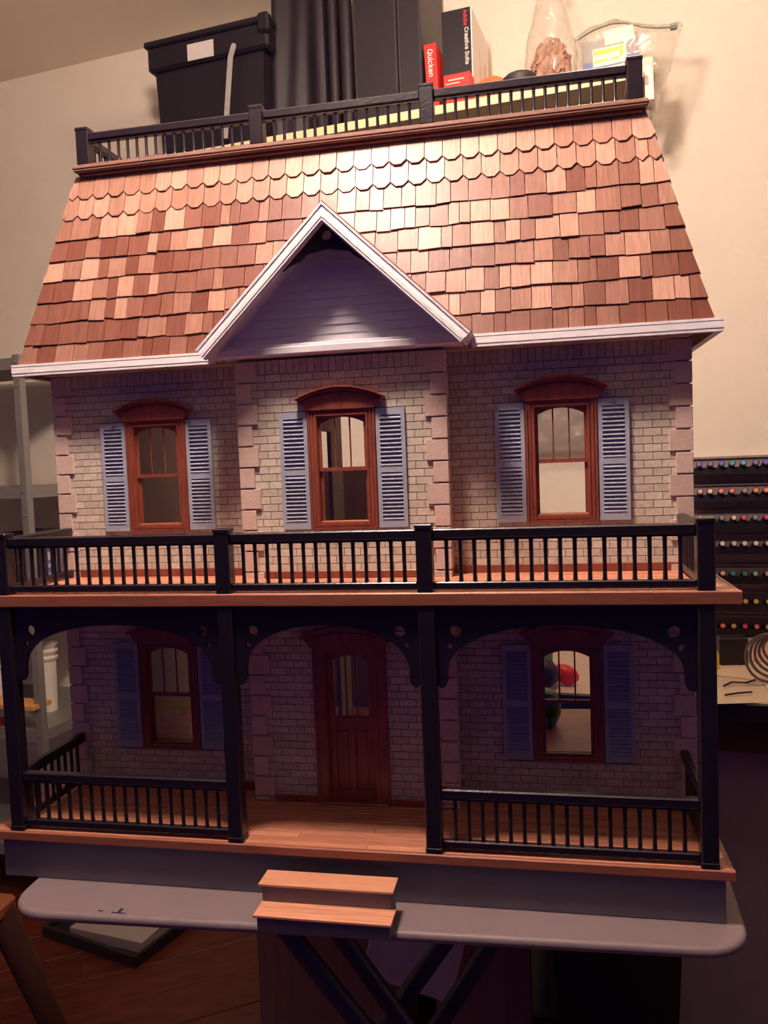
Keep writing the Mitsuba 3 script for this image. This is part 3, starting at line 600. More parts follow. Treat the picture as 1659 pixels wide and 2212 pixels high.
put('label', wl(rot(box(-0.078, -0.004, -0.3085, -0.307, 1.413, 1.453), math.radians(0.5), (0, 1, 0), (-0.04, -0.3, 1.43))), 'm_label', to, label='pale blank paper label')
st = []
one('measuring_strip', wl(cat(prism(sg.LineString([(0.021, SZ + 0.001), (0.046, 1.395), (0.056, 1.420)]).buffer(0.0068, cap_style=2), -0.318, -0.315), prism(sg.Point(0.056, 1.420).buffer(0.0068), -0.318, -0.315))), 'm_greystrip', 'narrow grey strip leaning on the front of the black tote', 'strip')
def folded(u0, u1, d, z0, z1, amp, nf, seed, depth):
    nu, nz = 60, 24; uu = np.linspace(0, 1, nu); zz = np.linspace(0, 1, nz); V = []
    for side_ in (0, 1):
        for b in zz:
            for a in uu:
                w = amp * (math.sin(a * nf * math.pi + seed + 0.9 * b) + 0.5 * math.sin(a * nf * 2.3 * math.pi + 2.1 * seed - b * 1.6))
                V.append([u0 + (u1 - u0) * a - 0.012 * (1 - b) * (a - 1) * -1, -(d + w) + (depth if side_ else 0) - (w if side_ else 0), z0 + (z1 - z0) * b])
    F = []; o = nu * nz
    for i in range(nz - 1):
        for j in range(nu - 1):
            p = i * nu + j; F += [[p, p + 1, p + nu + 1], [p, p + nu + 1, p + nu], [o + p, o + p + nu + 1, o + p + 1], [o + p, o + p + nu, o + p + nu + 1]]
    edge = list(range(nu)) + [i * nu + nu - 1 for i in range(1, nz)] + list(range(nz * nu - 2, (nz - 1) * nu - 1, -1)) + [i * nu for i in range(nz - 2, 0, -1)]
    for a, b in zip(edge, edge[1:] + edge[:1]): F += [[a, a + o, b + o], [a, b + o, b]]
    m = trimesh.Trimesh(V, F, process=False)
    if m.volume < 0: m.invert()
    return wl(m)
one('portfolio_bag', folded(0.128, 0.262, 0.235, SZ + 0.001, 1.60, 0.008, 2.2, 0.6, 0.13), 'm_blackcloth', 'tall black soft bag with vertical folds beside the black tote', 'bag', smooth=40)
for i, (u, r, zt) in enumerate(((0.278, 0.0135, 1.60), (0.3125, 0.016, 1.585))):
    k = thing('poster_tube', ('slim black tube standing next to the folded black bag', 'thicker black tube standing next to the tall black files')[i], 'tube', 'black tubes on the shelf')
    put('tube', wl(rod((u, -0.22, SZ), (u, -0.22, zt), r, 20)), 'm_blackcloth', k, smooth=40); put('cap', wl(rod((u, -0.22, zt), (u, -0.22, zt + 0.008), r * 1.08, 20)), 'm_greyblack', k, smooth=40)
for u0, u1, mt, dd, lab in ((0.336, 0.4455, 'm_greyblack', 0.235, 'wide tall black binder box standing in the middle of the shelf'), (0.4485, 0.5065, 'm_greyblack', 0.240, 'narrow tall black binder box beside the red box')):
    k = thing('binder_box', lab, 'box', 'tall black boxes on the shelf')
    put('case', wbox(u0, u1, 0.02, dd, SZ, 1.615, 0.002), mt, k); put('spine', wbox(u0 + 0.006, u1 - 0.006, dd, dd + 0.0012, SZ + 0.006, 1.609), 'm_blackcloth', k)
# lettering on boxes: text reads along +x; turned to run down a spine
def spine_text(txt, h, u, d, ztop, lean=0.0, bold=True):
    m = meshkit.text_mesh(txt, h, 0.0006, bold); v = np.array(m.vertices)     # x right, y up, z out
    return wl(trimesh.Trimesh(np.stack([u + v[:, 1], -d - v[:, 2], ztop - v[:, 0]], 1), m.faces, process=False))
def flat_text(txt, h, u, d, z, bold=False):
    m = meshkit.text_mesh(txt, h, 0.0006, bold); v = np.array(m.vertices)
    return wl(trimesh.Trimesh(np.stack([u + v[:, 0], -d - v[:, 2], z + v[:, 1]], 1), np.array(m.faces), process=False))
def fix(m):
    if m.volume < 0: m.invert()
    return m
k = thing('software_box', 'slim red box with white lettering leaning beside the tall black box', 'box')
lean = lambda m: tf(m, WM @ trimesh.transformations.rotation_matrix(math.radians(-2.0), (0, 1, 0), (0.546, 0, SZ)) @ np.linalg.inv(WM))
put('case', lean(wbox(0.5175, 0.5465, 0.06, 0.24, SZ + 0.0005, 1.369, 0.001)), 'm_red', k)
put('lettering', lean(fix(spine_text('Quicken', 0.0120, 0.526, 0.24, 1.357))), 'm_paper', k)
k = thing('software_box', 'large black and white box with white lettering down its spine', 'box')
put('case', wbox(0.5575, 0.6275, 0.055, 0.238, SZ, 1.432, 0.0012), 'm_paper', k)
put('spine', wbox(0.5570, 0.6245, 0.238, 0.2395, SZ + 0.0005, 1.4315), 'm_blackplastic', k)
put('lettering', fix(spine_text('Adobe', 0.0085, 0.6090, 0.2395, 1.4275)), 'm_red', k); put('lettering', fix(spine_text('Creative Suite', 0.0092, 0.6105, 0.2395, 1.3885)), 'm_paper', k)
put('lettering', wbox(0.6055, 0.6085, 0.2395, 0.2400, 1.268, 1.288), 'm_red', k)
put('side_print', wl(box(0.6275, 0.6279, -0.108, -0.088, 1.318, 1.362)), 'm_pink', k); put('side_print', wl(box(0.6275, 0.6279, -0.17, -0.155, 1.25, 1.37)), 'm_cream', k); put('side_print', wl(box(0.6275, 0.6279, -0.14, -0.1, 1.24, 1.31)), 'm_label', k)
k = thing('small_red_box', 'small red card box with white print before the black software box', 'box')
put('case', wbox(0.5670, 0.6305, 0.2440, 0.284, SZ, 1.2695, 0.002), 'm_red', k); put('lettering', wl(cat(box(0.579, 0.616, -0.2846, -0.284, 1.2540, 1.2575), box(0.5725, 0.606, -0.2846, -0.284, 1.2465, 1.2495))), 'm_pink', k)
one('orange_disc', wl(rod((0.657, -0.17, SZ + 0.045), (0.657, -0.18, SZ + 0.045), 0.045, 40)), 'm_orange', 'round orange lid standing on edge beside the black software box', 'lid', smooth=40)
one('dark_dish', wl(lathe([(0, SZ), (0.030, SZ), (0.036, SZ + 0.006), (0.041, SZ + 0.040), (0.0405, SZ + 0.044), (0.034, SZ + 0.050), (0, SZ + 0.052)], (0.7345, -0.236, 0))), 'm_greyblack', 'round dark grey lidded tin next to the bag of wood chips', 'tin', smooth=35)
# bag of wood pieces
def wrinkle(m, amp, sc, seed):
    v = np.array(m.vertices); n = np.array(m.vertex_normals); q = meshkit.fbm(v * sc, 4, seed) - 0.5
    return trimesh.Trimesh(v + n * (q * amp * 2)[:, None], m.faces, process=False)
prof = [(0.004, SZ + 0.002), (0.050, SZ + 0.003), (0.059, SZ + 0.03), (0.0585, SZ + 0.08), (0.055, SZ + 0.12), (0.047, SZ + 0.15), (0.038, SZ + 0.185), (0.030, SZ + 0.215), (0.016, SZ + 0.25), (0.006, SZ + 0.275), (0.012, SZ + 0.30), (0.022, SZ + 0.325), (0.018, SZ + 0.33)]
pz = np.interp(np.linspace(0, 1, 60), np.linspace(0, 1, len(prof)), [p[1] for p in prof]); pr = np.interp(np.linspace(0, 1, 60), np.linspace(0, 1, len(prof)), [p[0] for p in prof])
bag = trimesh.creation.revolve(np.stack([pr, pz], 1), sections=56); bag = wrinkle(bag, 0.0045, 38, 3)
k = thing('clear_bag', 'clear twisted plastic bag holding wooden shingle pieces on the shelf', 'bag')
put('film', wl(move(bag, 0.801, -0.212, 0)), 'm_film', k, smooth=True); put('tie', wl(rod((0.801, -0.212, SZ + 0.268), (0.801, -0.212, SZ + 0.280), 0.009, 12)), 'm_tub', k, smooth=40)
chip = {}
for i in range(110):
    w, h = 0.018 + 0.008 * rnd.random(), 0.026 + 0.01 * rnd.random(); m = box(-w / 2, w / 2, -0.0011, 0.0011, -h / 2, h / 2, 0.0003)
    zc = rnd.uniform(0.020, 0.108); rad = 0.050 * math.sqrt(max(0.05, 1 - ((zc - 0.03) / 0.090) ** 2)); th = rnd.uniform(-2.9, -0.3) if i < 84 else rnd.uniform(0, 6.28); rr = rad * (0.86 if i < 84 else 0.5)
    m = rot(rot(rot(m, rnd.uniform(-0.7, 0.7), (0, 1, 0)), rnd.uniform(-0.6, 0.2), (1, 0, 0)), th + math.pi / 2 + rnd.uniform(-0.6, 0.6), (0, 0, 1))
    m = wl(move(m, 0.801 + rr * math.cos(th), -0.212 + rr * math.sin(th), SZ + zc)); tn = 0.6 + 0.4 * rnd.random()
    one('wood_shingle', m, 'm_shingle', 'loose reddish wooden shingle piece in the clear twisted bag', 'wood piece', 'loose shingles in the clear bag', uv=tone(m, tn))
# zip bag over the end of the shelf
def pillow(outline, d0, d1, seed, amp, n=46):
    """inflated bag: outline polygon in (u, z); front sheet bulges to d1, back sheet to d0"""
    P = sg.Polygon(outline); x0, z0, x1, z1 = P.bounds; out = []
    V, idx = [], {}
    xs, zs = np.linspace(x0, x1, n), np.linspace(z0, z1, n); c = (d0 + d1) / 2; b = P.boundary
    F = []
    for s in (1, -1):
        base = len(V)
        for zz in zs:
            row = P.intersection(sg.LineString([(x0 - 1, zz), (x1 + 1, zz)])); bb = row.bounds if not row.is_empty else (x0, 0, x0, 0)
            for a in np.linspace(0, 1, n):
                x = bb[0] + (bb[2] - bb[0]) * a; dist = b.distance(sg.Point(x, zz)); t = min(1, dist / 0.045); bul = math.sqrt(max(0, 1 - (1 - t) ** 2))
                V.append([x, -(c + s * (d1 - d0) / 2 * bul), zz])
        for i in range(n - 1):
            for j in range(n - 1):
                p = base + i * n + j; q = [[p, p + 1, p + n + 1], [p, p + n + 1, p + n]]; F += q if s > 0 else [t[::-1] for t in q]
    m = trimesh.Trimesh(V, F, process=False)
    return wl(wrinkle(m, amp, 34, seed))
k = thing('zip_bag', 'clear zip bag with packs of cards hanging over the right end of the shelf', 'bag')
zo = [(0.862, SZ + 0.002), (1.003, SZ + 0.004), (1.006, 1.10), (1.018, 1.10), (1.030, 1.17), (1.064, 1.255), (1.082, 1.318), (1.055, 1.317), (1.00, 1.327), (0.945, 1.349), (0.90, 1.346), (0.853, 1.326)]
put('film', pillow(zo, 0.13, 0.262, 9, 0.004), 'm_film', k, smooth=True)
zp = [(0.853, 1.327), (0.875, 1.337), (0.90, 1.346), (0.93, 1.3505), (0.96, 1.347), (1.00, 1.330), (1.03, 1.3215), (1.062, 1.317)]
put('zip_strip', wl(cat([rod((a[0], -0.196, a[1]), (b[0], -0.196, b[1]), 0.0016, 8) for a, b in zip(zp, zp[1:])] + [box(1.056, 1.070, -0.20, -0.192, 1.312, 1.321, 0.001)])), 'm_zip', k, smooth=40)
tl = lambda m, a: wl(rot(m, a, (0, 1, 0), (0.93, 0, 1.25)))
k = thing('card_pack', 'blue and white card pack with yellow print inside the zip bag', 'pack')
put('case', tl(box(0.872, 0.990, -0.226, -0.19, SZ + 0.030, 1.308, 0.001), -0.03), 'm_greystrip', k)
put('band', tl(box(0.874, 0.992, -0.2275, -0.226, SZ + 0.031, 1.262), -0.03), 'm_blue', k); put('sticker', tl(box(0.894, 0.966, -0.2290, -0.2275, 1.249, 1.288), -0.03), 'm_paper', k)
put('sticker', tl(cat(box(0.897, 0.956, -0.2296, -0.2290, 1.275, 1.283), box(0.897, 0.950, -0.2296, -0.2290, 1.259, 1.2625), box(0.952, 0.958, -0.2296, -0.2290, 1.264, 1.285)), -0.03), 'm_yellow', k, label='yellow printing')
k = thing('card_pack', 'white card pack at the bottom of the zip bag', 'pack')
put('case', tl(box(0.868, 1.018, -0.246, -0.18, SZ + 0.0035, SZ + 0.033, 0.001), -0.055), 'm_paper', k); put('flap', tl(box(1.0, 1.019, -0.247, -0.17, SZ - 0.055, SZ + 0.034, 0.001), -0.02), 'm_paper', k)
one('card_pack', tl(box(0.922, 0.985, -0.2265, -0.205, 1.292, 1.324, 0.001), -0.06), 'm_tub', 'pale grey card pack at the top of the zip bag', 'pack')
one('folded_packet', wl(rot(box(1.002, 1.021, -0.20, -0.17, 1.13, 1.235, 0.004), 0.12, (0, 1, 0), (1.01, 0, 1.2))), 'm_cream', 'cream and red packet slumped in the right side of the zip bag', 'packet')
# a clear bag hanging low on the wall, seen through the upper right window
k = thing('hanging_bag', 'greyish clear plastic bag on the wall seen through the upper right window', 'bag')
scene['m_haze'] = {'type': 'blendbsdf', 'weight': 0.55, 'a': {'type': 'thindielectric', 'int_ior': 1.45}, 'b': {'type': 'twosided', 'bsdf': {'type': 'principled', 'base_color': rgb((0.36, 0.30, 0.25)), 'roughness': 0.35, 'specular': 0.5}}}
hz = 0.395
put('film', pillow([(0.66, hz), (0.92, hz), (0.93, hz + 0.05), (0.91, hz + 0.22), (0.68, hz + 0.22), (0.655, hz + 0.05)], 0.001, 0.05, 21, 0.004, 34), 'm_haze', k, smooth=True)
put('hook', wl(rod((0.79, 0, hz + 0.215), (0.79, -0.06, hz + 0.22), 0.003)), 'm_metal', k)

# ---------------------------------------------------------------- metal shelving at the left
X = thing('metal_shelving', 'grey angle-steel shelving unit against the wall left of the dollhouse', 'shelving')
SU0, SU1, SDD = -1.50, -0.562, 0.42
def angle(u, d, su, sd):
    return wl(cat(box(u, u + su * 0.020, -d, -(d - sd * 0.003), FLOOR_Z, 0.716), box(u, u + su * 0.003, -d, -(d - sd * 0.022), FLOOR_Z, 0.716)))
for u, d, su, sd in ((SU1, SDD, -1, 1), (SU0, SDD, 1, 1), (SU1, 0.02, -1, -1), (SU0, 0.02, 1, -1)): put('post', angle(u, d, su, sd), 'm_metal', X)
ZSH = (0.709, 0.369, 0.035, -0.290, -0.62)
for z in ZSH: put('shelf', wl(cat(box(SU0 + 0.004, SU1 - 0.004, -SDD + 0.004, -0.023, z - 0.003, z, 0.0005), box(SU0 + 0.004, SU1 - 0.004, -SDD + 0.004, -SDD + 0.007, z - 0.030, z), box(SU1 - 0.0065, SU1 - 0.004, -SDD + 0.006, -0.023, z - 0.030, z))), 'm_metal', X)
for z in ZSH:
    for dz in (-0.012, -0.075): put('bolt', wl(rod((SU1 - 0.011, -SDD - 0.004, z + dz), (SU1 - 0.011, -SDD + 0.001, z + dz), 0.004, 10)), 'm_metal', X, smooth=40)
bk = [(0.026, 0.22, 'm_blue', 'blue'), (0.018, 0.235, 'm_paper', 'white'), (0.030, 0.24, 'm_greyblack', 'black'), (0.022, 0.215, 'm_paper', 'white'), (0.020, 0.22, 'm_darkred', 'dark red'), (0.036, 0.235, 'm_blackcloth', 'black'), (0.020, 0.225, 'm_label', 'grey'), (0.030, 0.235, 'm_blackplastic', 'black'), (0.022, 0.23, 'm_paper', 'white'), (0.024, 0.22, 'm_greyblack', 'black')]
u = SU1 - 0.03; ZK = ZSH[2]
for i, (w, h, mt, cn) in enumerate(bk):
    h *= 0.86
    k = thing('book', f'{cn} book standing on the metal shelf behind the balcony, {("first", "second", "third", "fourth", "fifth", "sixth", "seventh", "eighth", "ninth", "tenth")[i]} from the shelf post', 'book', 'books on the metal shelving')
    put('cover', wbox(u - w, u - 0.001, 0.14, 0.30, ZK, ZK + h, 0.0015), mt, k)
    dark = mt not in ('m_paper', 'm_label')
    put('spine_print', wl(cat([box(u - w * 0.78, u - w * 0.25, -0.3008, -0.30, ZK + h * a, ZK + h * (a + bb)) for a, bb in ((0.2, 0.1), (0.42, 0.05), (0.55, 0.06), (0.66, 0.12), (0.84, 0.08))])), 'm_paper' if dark else 'm_greyblack', k)
    u -= w
for i, (uu, dd) in enumerate(((-0.690, 0.25), (-0.748, 0.345), (-0.85, 0.30))):
    k = thing('white_tub', ('white plastic tub with ribbed rim right of the shelf post, under the balcony', 'white plastic tub with ribbed rim behind the shelf post', 'white plastic tub with ribbed rim at the left edge of the picture')[i], 'tub', 'white tubs on the metal shelving')
    zb = ZSH[3]; r = 0.029
    put('body', wl(lathe([(0, zb), (r * 0.86, zb), (r * 0.9, zb + 0.004), (r, zb + 0.155), (0, zb + 0.155)], (uu, -dd, 0))), 'm_tub', k, smooth=40)
    for q in range(3): put('rim', wl(lathe([(0, zb + 0.146 + q * 0.020), (r * 0.96, zb + 0.146 + q * 0.020), (r * 1.20, zb + 0.154 + q * 0.020), (r * 1.22, zb + 0.160 + q * 0.020), (r * 0.98, zb + 0.160 + q * 0.020), (0, zb + 0.160 + q * 0.020)], (uu, -dd, 0))), 'm_tub', k, smooth=40); put('neck', wl(lathe([(0, zb + 0.158 + q * 0.020), (r * 0.92, zb + 0.158 + q * 0.020), (r * 0.92, zb + 0.167 + q * 0.020), (0, zb + 0.167 + q * 0.020)], (uu, -dd, 0))), 'm_tub', k, smooth=40)
one('red_box', wbox(-0.80, -0.72, 0.34, 0.418, ZSH[3], ZSH[3] + 0.030, 0.002), 'm_darkred', 'dark red box lying on the metal shelf at the left edge', 'box')
one('white_box', wbox(-0.81, -0.70, 0.35, 0.416, ZSH[3] + 0.030, ZSH[3] + 0.064, 0.002), 'm_tub', 'white box under the yellow wooden board on the shelf', 'box')
one('wooden_board', wl(rot(box(-0.86, -0.565, -0.445, -0.375, ZSH[3] + 0.064, ZSH[3] + 0.076, 0.001), 0.0, (0, 0, 1))), 'm_yellowwood', 'yellow wooden board lying on a white box on the metal shelving', 'board')

# ---------------------------------------------------------------- markers on the wall and the desk
DZ = -0.050
RK = thing('marker_rack', 'dark wall rack of seven trays holding markers right of the dollhouse', 'rack')
RU0, RU1 = 1.085, 1.40; ZR = (0.364, 0.299, 0.236, 0.175, 0.104, 0.038, -0.0215)
put('board', wbox(RU0, RU1, 0.001, 0.012, -0.0485, 0.381, 0.001), 'm_rack', RK)
for z in ZR:
    put('tray', wl(cat(box(RU0, RU1, -0.060, -0.012, z - 0.026, z - 0.022), box(RU0, RU1, -0.062, -0.058, z - 0.026, z - 0.008, 0.0005))), 'm_blackplastic', RK)
    put('tray', wbox(RU0, RU1, 0.012, 0.020, z + 0.012, z + 0.017), 'm_rack', RK)
rows = [['blue', 'violet', 'blue', 'teal', 'sky blue', 'violet', 'blue', 'blue', 'sky blue', 'teal', 'blue'], ['tan', 'cream', 'coral', 'coral', 'grey', 'orange', 'coral', 'orange', 'tan', 'coral', 'cream'], ['cream', 'grey', 'grey', 'cream', 'pink', 'grey', 'pink', 'pink', 'grey', 'pink', 'coral'],
        ['white', 'grey', 'white', 'cream', 'white', 'white', 'cream', 'white', 'cream', 'white', 'grey'], ['green', 'mint', 'cream', 'teal', 'green', 'mint', 'cream', 'mint', 'green', 'mint', 'teal'], ['yellow', 'cream', 'yellow', 'grey', 'yellow', 'yellow', 'yellow', 'cream', 'yellow', 'orange', 'yellow'], ['orange', 'tan', 'coral', 'tan', 'pink', 'coral', 'tan', 'coral', 'orange', 'tan', 'coral']]
ordc = ('first', 'second', 'third', 'fourth', 'fifth', 'sixth', 'seventh', 'eighth', 'ninth', 'tenth', 'eleventh')
ordn = ('top', 'second', 'third', 'middle', 'fifth', 'sixth', 'bottom')
for r, z in enumerate(ZR):
    for c in range(11):
        u = 1.1065 + 0.0243 * c + rnd.uniform(-0.002, 0.002); cn = rows[r][c]
        k = thing('marker', f'marker with {cn} cap, {ordc[c]} from the house in the {ordn[r]} row of the rack', 'marker', 'markers in the wall rack')
        p0, p1 = np.array([u, -0.015, z - 0.012]), np.array([u, -0.075, z + 0.001]); d = (p1 - p0) / np.linalg.norm(p1 - p0)
        put('barrel', wl(rod(p0, p1, 0.0072, 10)), 'm_blackplastic', k, smooth=40); put('cap_end', wl(rod(p1 - d * 0.0005, p1 + d * 0.003, 0.0060, 10, 0.0048)), 'm_pen_' + cn.replace(' ', '_'), k, smooth=40)
DZ = -0.050
dk = thing('desk', 'pale wooden desk with dark front edge right behind the dollhouse', 'desk')
put('desktop', wbox(0.46, 1.75, 0.02, 0.60, DZ - 0.012, DZ, 0.001), 'm_desk', dk); put('front_edge', wbox(0.46, 1.75, 0.60, 0.606, DZ - 0.034, DZ - 0.002, 0.001), 'm_blackplastic', dk)
put('apron', wbox(0.47, 1.74, 0.555, 0.575, DZ - 0.10, DZ - 0.012), 'm_darkwood', dk); put('side_panel', wbox(0.47, 0.49, 0.03, 0.575, FLOOR_Z, DZ - 0.012), 'm_darkwood', dk); put('side_panel', wbox(1.72, 1.74, 0.03, 0.575, FLOOR_Z, DZ - 0.012), 'm_darkwood', dk)
put('back_panel', wbox(0.49, 1.72, 0.52, 0.535, FLOOR_Z + 0.05, DZ - 0.012), 'm_rack', dk)
def dwl(x, y): q = np.array([x, y, 0]) - WP; return float(q @ WU), float(q @ WN)
u, d = dwl(0.600, 0.850); one('black_box', wl(rot(cat(box(u - 0.030, u + 0.028, -d - 0.02, -d + 0.02, DZ, DZ + 0.058, 0.003), box(u - 0.030, u - 0.012, -d - 0.021, -d - 0.019, DZ + 0.03, DZ + 0.05)), 0.25, (0, 0, 1), (u, -d, 0))), 'm_blackplastic', 'small black box among papers on the desk', 'box')
u, d = dwl(0.640, 0.700); k = thing('wire_spool', 'tangled grey coil of wire lying against the papers at the right edge of the desk', 'coil')
for i in range(5):
    a = np.linspace(0, 2 * np.pi, 40, endpoint=False); R_ = 0.048 - 0.005 * i; c = np.array([0.004 * i, 0.012 * (i - 2), 0.05 + 0.002 * i])
    pts = np.stack([c[0] + R_ * np.cos(a), c[1] + 0.006 * np.sin(3 * a + i), c[2] + R_ * np.sin(a)], 1)
    put('coil', wl(move(cat([rod(p, q, 0.0028, 6) for p, q in zip(pts, np.roll(pts, -1, 0))]), u, -d, DZ + 0.004)), 'm_greywire', k, smooth=40)
for i, (x, y, w, h, a, mt, lab) in enumerate(((0.585, 0.62, 0.16, 0.10, 0.3, 'm_cream', 'cream sheet of paper at the front edge of the desk'), (0.625, 0.79, 0.22, 0.14, -0.35, 'm_cream', 'large cream sheet of paper behind the wire coil'), (0.66, 0.95, 0.26, 0.16, 0.2, 'm_pink', 'pinkish paper sheet at the back of the desk'), (0.72, 0.62, 0.20, 0.15, 0.1, 'm_paper', 'white paper sheet under the wire coil'))):
    u, d = dwl(x, y); one('paper_sheet', wl(rot(box(u - w / 2, u + w / 2, -d - h / 2, -d + h / 2, DZ + 0.0006 * i, DZ + 0.0006 * i + 0.0005), a, (0, 0, 1), (u, -d, 0))), mt, lab, 'paper')
for i, (pts, lab) in enumerate(((((0.545, 0.66), (0.565, 0.685), (0.59, 0.68), (0.61, 0.70)), 'thin black cable curling over the papers beside the porch post'), (((0.535, 0.60), (0.56, 0.612), (0.585, 0.618)), 'short thin black cable at the front edge of the desk'))):
    q = [np.array([x, y, DZ + 0.0045 + 0.0006 * j]) for j, (x, y) in enumerate(pts)]
    one('cable', cat([rod(a, b, 0.0016, 6) for a, b in zip(q, q[1:])]), 'm_blackplastic', lab, 'cable', smooth=40)
u, d = dwl(0.555, 0.800)
k = thing('glue_bottle', 'small yellow bottle on the desk beside the black porch post', 'bottle'); zb = DZ
put('body', wl(lathe([(0, zb), (0.010, zb), (0.011, zb + 0.03), (0.006, zb + 0.040), (0, zb + 0.041)], (u, -d, 0), 16)), 'm_yellow', k, smooth=40); put('cap', wl(lathe([(0, zb + 0.04), (0.006, zb + 0.04), (0.003, zb + 0.058), (0, zb + 0.058)], (u, -d, 0), 12)), 'm_orange', k, smooth=40)
# seen through the lower right window
k = thing('red_pliers', 'bright red gripped tool on the desk seen through the lower right window', 'tool')
def blob(c, r, n=2):
    m = trimesh.creation.icosphere(subdivisions=n); m.apply_scale(r) if np.isscalar(r) else m.apply_transform(np.diag([*r, 1])); m.apply_translation(c); return m
u, d = dwl(0.258, 0.665)
DESK2 = DZ
put('grip', wl(rot(blob((u, -d, DZ + 0.021), (0.027, 0.017, 0.019)), 0.35, (0, 1, 0), (u, -d, DZ + 0.03))), 'm_red', k, smooth=True); put('jaw', wl(rod((u - 0.020, -d, DZ + 0.028), (u - 0.060, -d + 0.01, DZ + 0.046), 0.008, 10, 0.004)), 'm_blackplastic', k, smooth=40)
u, d = dwl(0.205, 0.72); k = thing('dark_bottle', 'dark green bottle behind the lower right window', 'bottle')
put('body', wl(lathe([(0, DZ), (0.026, DZ), (0.028, DZ + 0.07), (0.012, DZ + 0.095), (0.010, DZ + 0.12), (0, DZ + 0.12)], (u, -d, 0), 24)), 'm_green', k, smooth=40); put('cap', wl(lathe([(0, DZ + 0.115), (0.012, DZ + 0.115), (0.012, DZ + 0.135), (0, DZ + 0.135)], (u, -d, 0), 16)), 'm_blackplastic', k, smooth=40)

k = thing('green_pot', 'dark green rounded pot on the floor inside the lower right room of the dollhouse', 'pot')
put('body', lathe([(0, 0.0), (0.018, 0.0), (0.026, 0.016), (0.027, 0.034), (0.020, 0.048), (0.014, 0.052), (0, 0.052)], (0.213, 0.275, 0), 24), 'm_green', k, smooth=40)
one('black_pouch', wl(wrinkle(blob((0.80, -0.60 + 0.02, DZ + 0.030), (0.030, 0.024, 0.030), 3), 0.008, 30, 4)), 'm_blackcloth', 'black crumpled pouch on the desk seen through the lower right window', 'pouch', smooth=True)

k = thing('cardboard_box', 'tall brown cardboard box behind the dollhouse, seen through the upper middle window', 'box')
put('body', box(-0.165, 0.060, 0.418, 0.52, TABLE_Z, 0.392, 0.002), 'm_card', k); put('tape', box(-0.072, -0.043, 0.4172, 0.418, TABLE_Z + 0.002, 0.391), 'm_cream', k)
# ---------------------------------------------------------------- under and around the table
def carton(name, lab, x0, x1, y0, y1, z1, mt, rz=0.0, catg='box'):
    k = thing(name, lab, catg); c = ((x0 + x1) / 2, (y0 + y1) / 2, 0)
    put('body', rot(box(x0, x1, y0, y1, FLOOR_Z, z1, 0.003), rz, (0, 0, 1), c), mt, k); xm = (x0 + x1) / 2
    put('flap', rot(cat(box(x0 + 0.001, xm - 0.001, y0 + .001, y1 - .001, z1, z1 + 0.003), box(xm + 0.001, x1 - 0.001, y0 + .001, y1 - .001, z1, z1 + 0.003)), rz, (0, 0, 1), c), mt, k)
    return k
carton('cardboard_box', 'tan cardboard box under the left middle of the table', -0.320, -0.06, 0.44, 0.64, -0.37, 'm_card', -0.06)
carton('cardboard_box', 'brown cardboard box between the crossed table legs', 0.0, 0.17, 0.45, 0.66, -0.37, 'm_card', 0.1)
one('pale_board', rot(box(-0.085, 0.075, 0.395, 0.407, -0.52, -0.33, 0.002), 0.25, (0, 1, 0), (0, 0, -0.4)), 'm_label', 'pale panel leaning between the boxes behind the table legs', 'panel')
k = thing('black_bin', 'black bin on the floor under the right side of the table', 'bin')
bb = np.array([[x, y, z] for z, e in ((FLOOR_Z, 0.0), (-0.34, 0.02)) for x in (0.235 - e, 0.40 + e) for y in (0.38 - e, 0.62 + e)])
put('body', trimesh.convex.convex_hull(bb), 'm_blackplastic', k); put('rim', cat(box(0.205, 0.43, 0.35, 0.365, -0.35, -0.335, .002), box(0.205, 0.43, 0.635, 0.65, -0.35, -0.335, .002)), 'm_blackplastic', k)
k = thing('floor_tray', 'black tray on the floor behind the left table corner', 'tray')
trm = lambda m: rot(m, -0.30, (0, 0, 1), (-0.90, 0.93, 0))
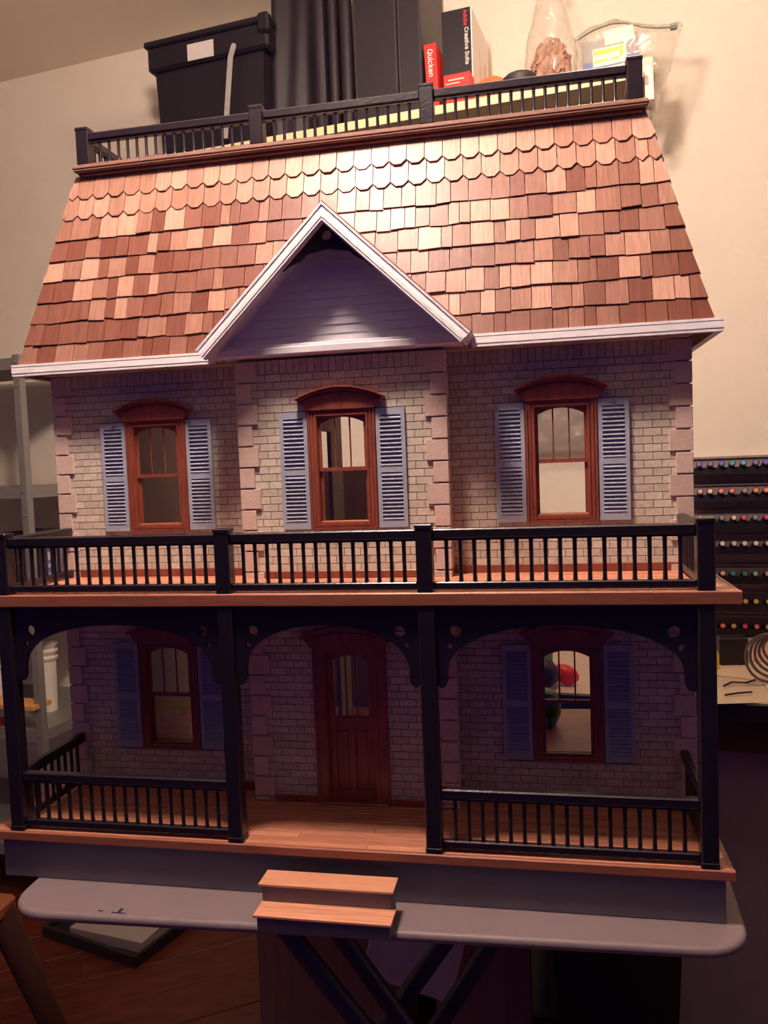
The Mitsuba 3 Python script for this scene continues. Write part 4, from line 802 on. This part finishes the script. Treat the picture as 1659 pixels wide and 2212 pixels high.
put('base', trm(box(-1.07, -0.74, 0.84, 1.06, FLOOR_Z, FLOOR_Z + 0.012, 0.003)), 'm_blackcloth', k); put('lip', trm(cat(box(-1.07, -0.74, 0.84, 0.85, FLOOR_Z, FLOOR_Z + 0.03, .002), box(-0.75, -0.74, 0.84, 1.06, FLOOR_Z, FLOOR_Z + 0.03, .002), box(-1.07, -1.06, 0.84, 1.06, FLOOR_Z, FLOOR_Z + 0.03, .002))), 'm_blackcloth', k)
one('paper_stack', trm(rot(box(-0.99, -0.765, 0.865, 1.03, FLOOR_Z + 0.012, FLOOR_Z + 0.040, 0.001), 0.12, (0, 0, 1), (-0.88, 0.95, 0))), 'm_label', 'stack of pale papers lying in the black floor tray', 'paper')
k = thing('wooden_chair', 'dark wooden chair leg and orange-brown seat edge left of the table corner', 'chair')
put('seat', box(-1.10, -0.725, 0.0, 0.325, -0.378, -0.348, 0.008), 'm_chairwood', k)
for p, q in (((-0.745, 0.30, -0.37), (-0.615, 0.36, FLOOR_Z)), ((-0.745, 0.03, -0.37), (-0.69, -0.03, FLOOR_Z)), ((-1.08, 0.30, -0.37), (-1.14, 0.36, FLOOR_Z)), ((-1.08, 0.03, -0.37), (-1.14, -0.03, FLOOR_Z))):
    put('leg', rod(p, q, 0.025, 14, 0.018), 'm_darkwood', k, smooth=40)
put('backrest', box(-1.105, -1.08, 0.01, 0.315, -0.348, 0.02, 0.006), 'm_darkwood', k)

# labels for the dollhouse's parts that look different from the rest of it
_said = {'roof': 'roof of reddish brown wooden shingles', 'roof_cap': 'brown board along the roof edge', 'gable': 'pale sided gable with white bargeboards', 'shutter': 'blue-grey louvered shutter', 'window': 'stained wood sash window with arched pediment',
         'door': 'stained wood door with a three-pane light', 'porch_floor': 'orange-brown planked porch floor', 'balcony_floor': 'orange-brown planked balcony floor', 'balcony_railing': 'black balcony railing', 'porch_railing': 'black porch railing',
         'roof_railing': 'black railing along the roof', 'porch_post': 'black square porch post', 'balcony_post': 'black square balcony post', 'roof_post': 'black square post on the roof', 'arch': 'black fretwork arch', 'foundation': 'plain grey foundation', 'eave_molding': 'white eave molding'}
for k in sorted({'__'.join(x.split('__')[:2]) for x in scene if x.startswith('dollhouse__')}):
    n = k.split('__')[1]; n = n[:-4] if n[-3:].isdigit() else n
    if n in _said and k not in labels: labels[k] = {'label': _said[n]}
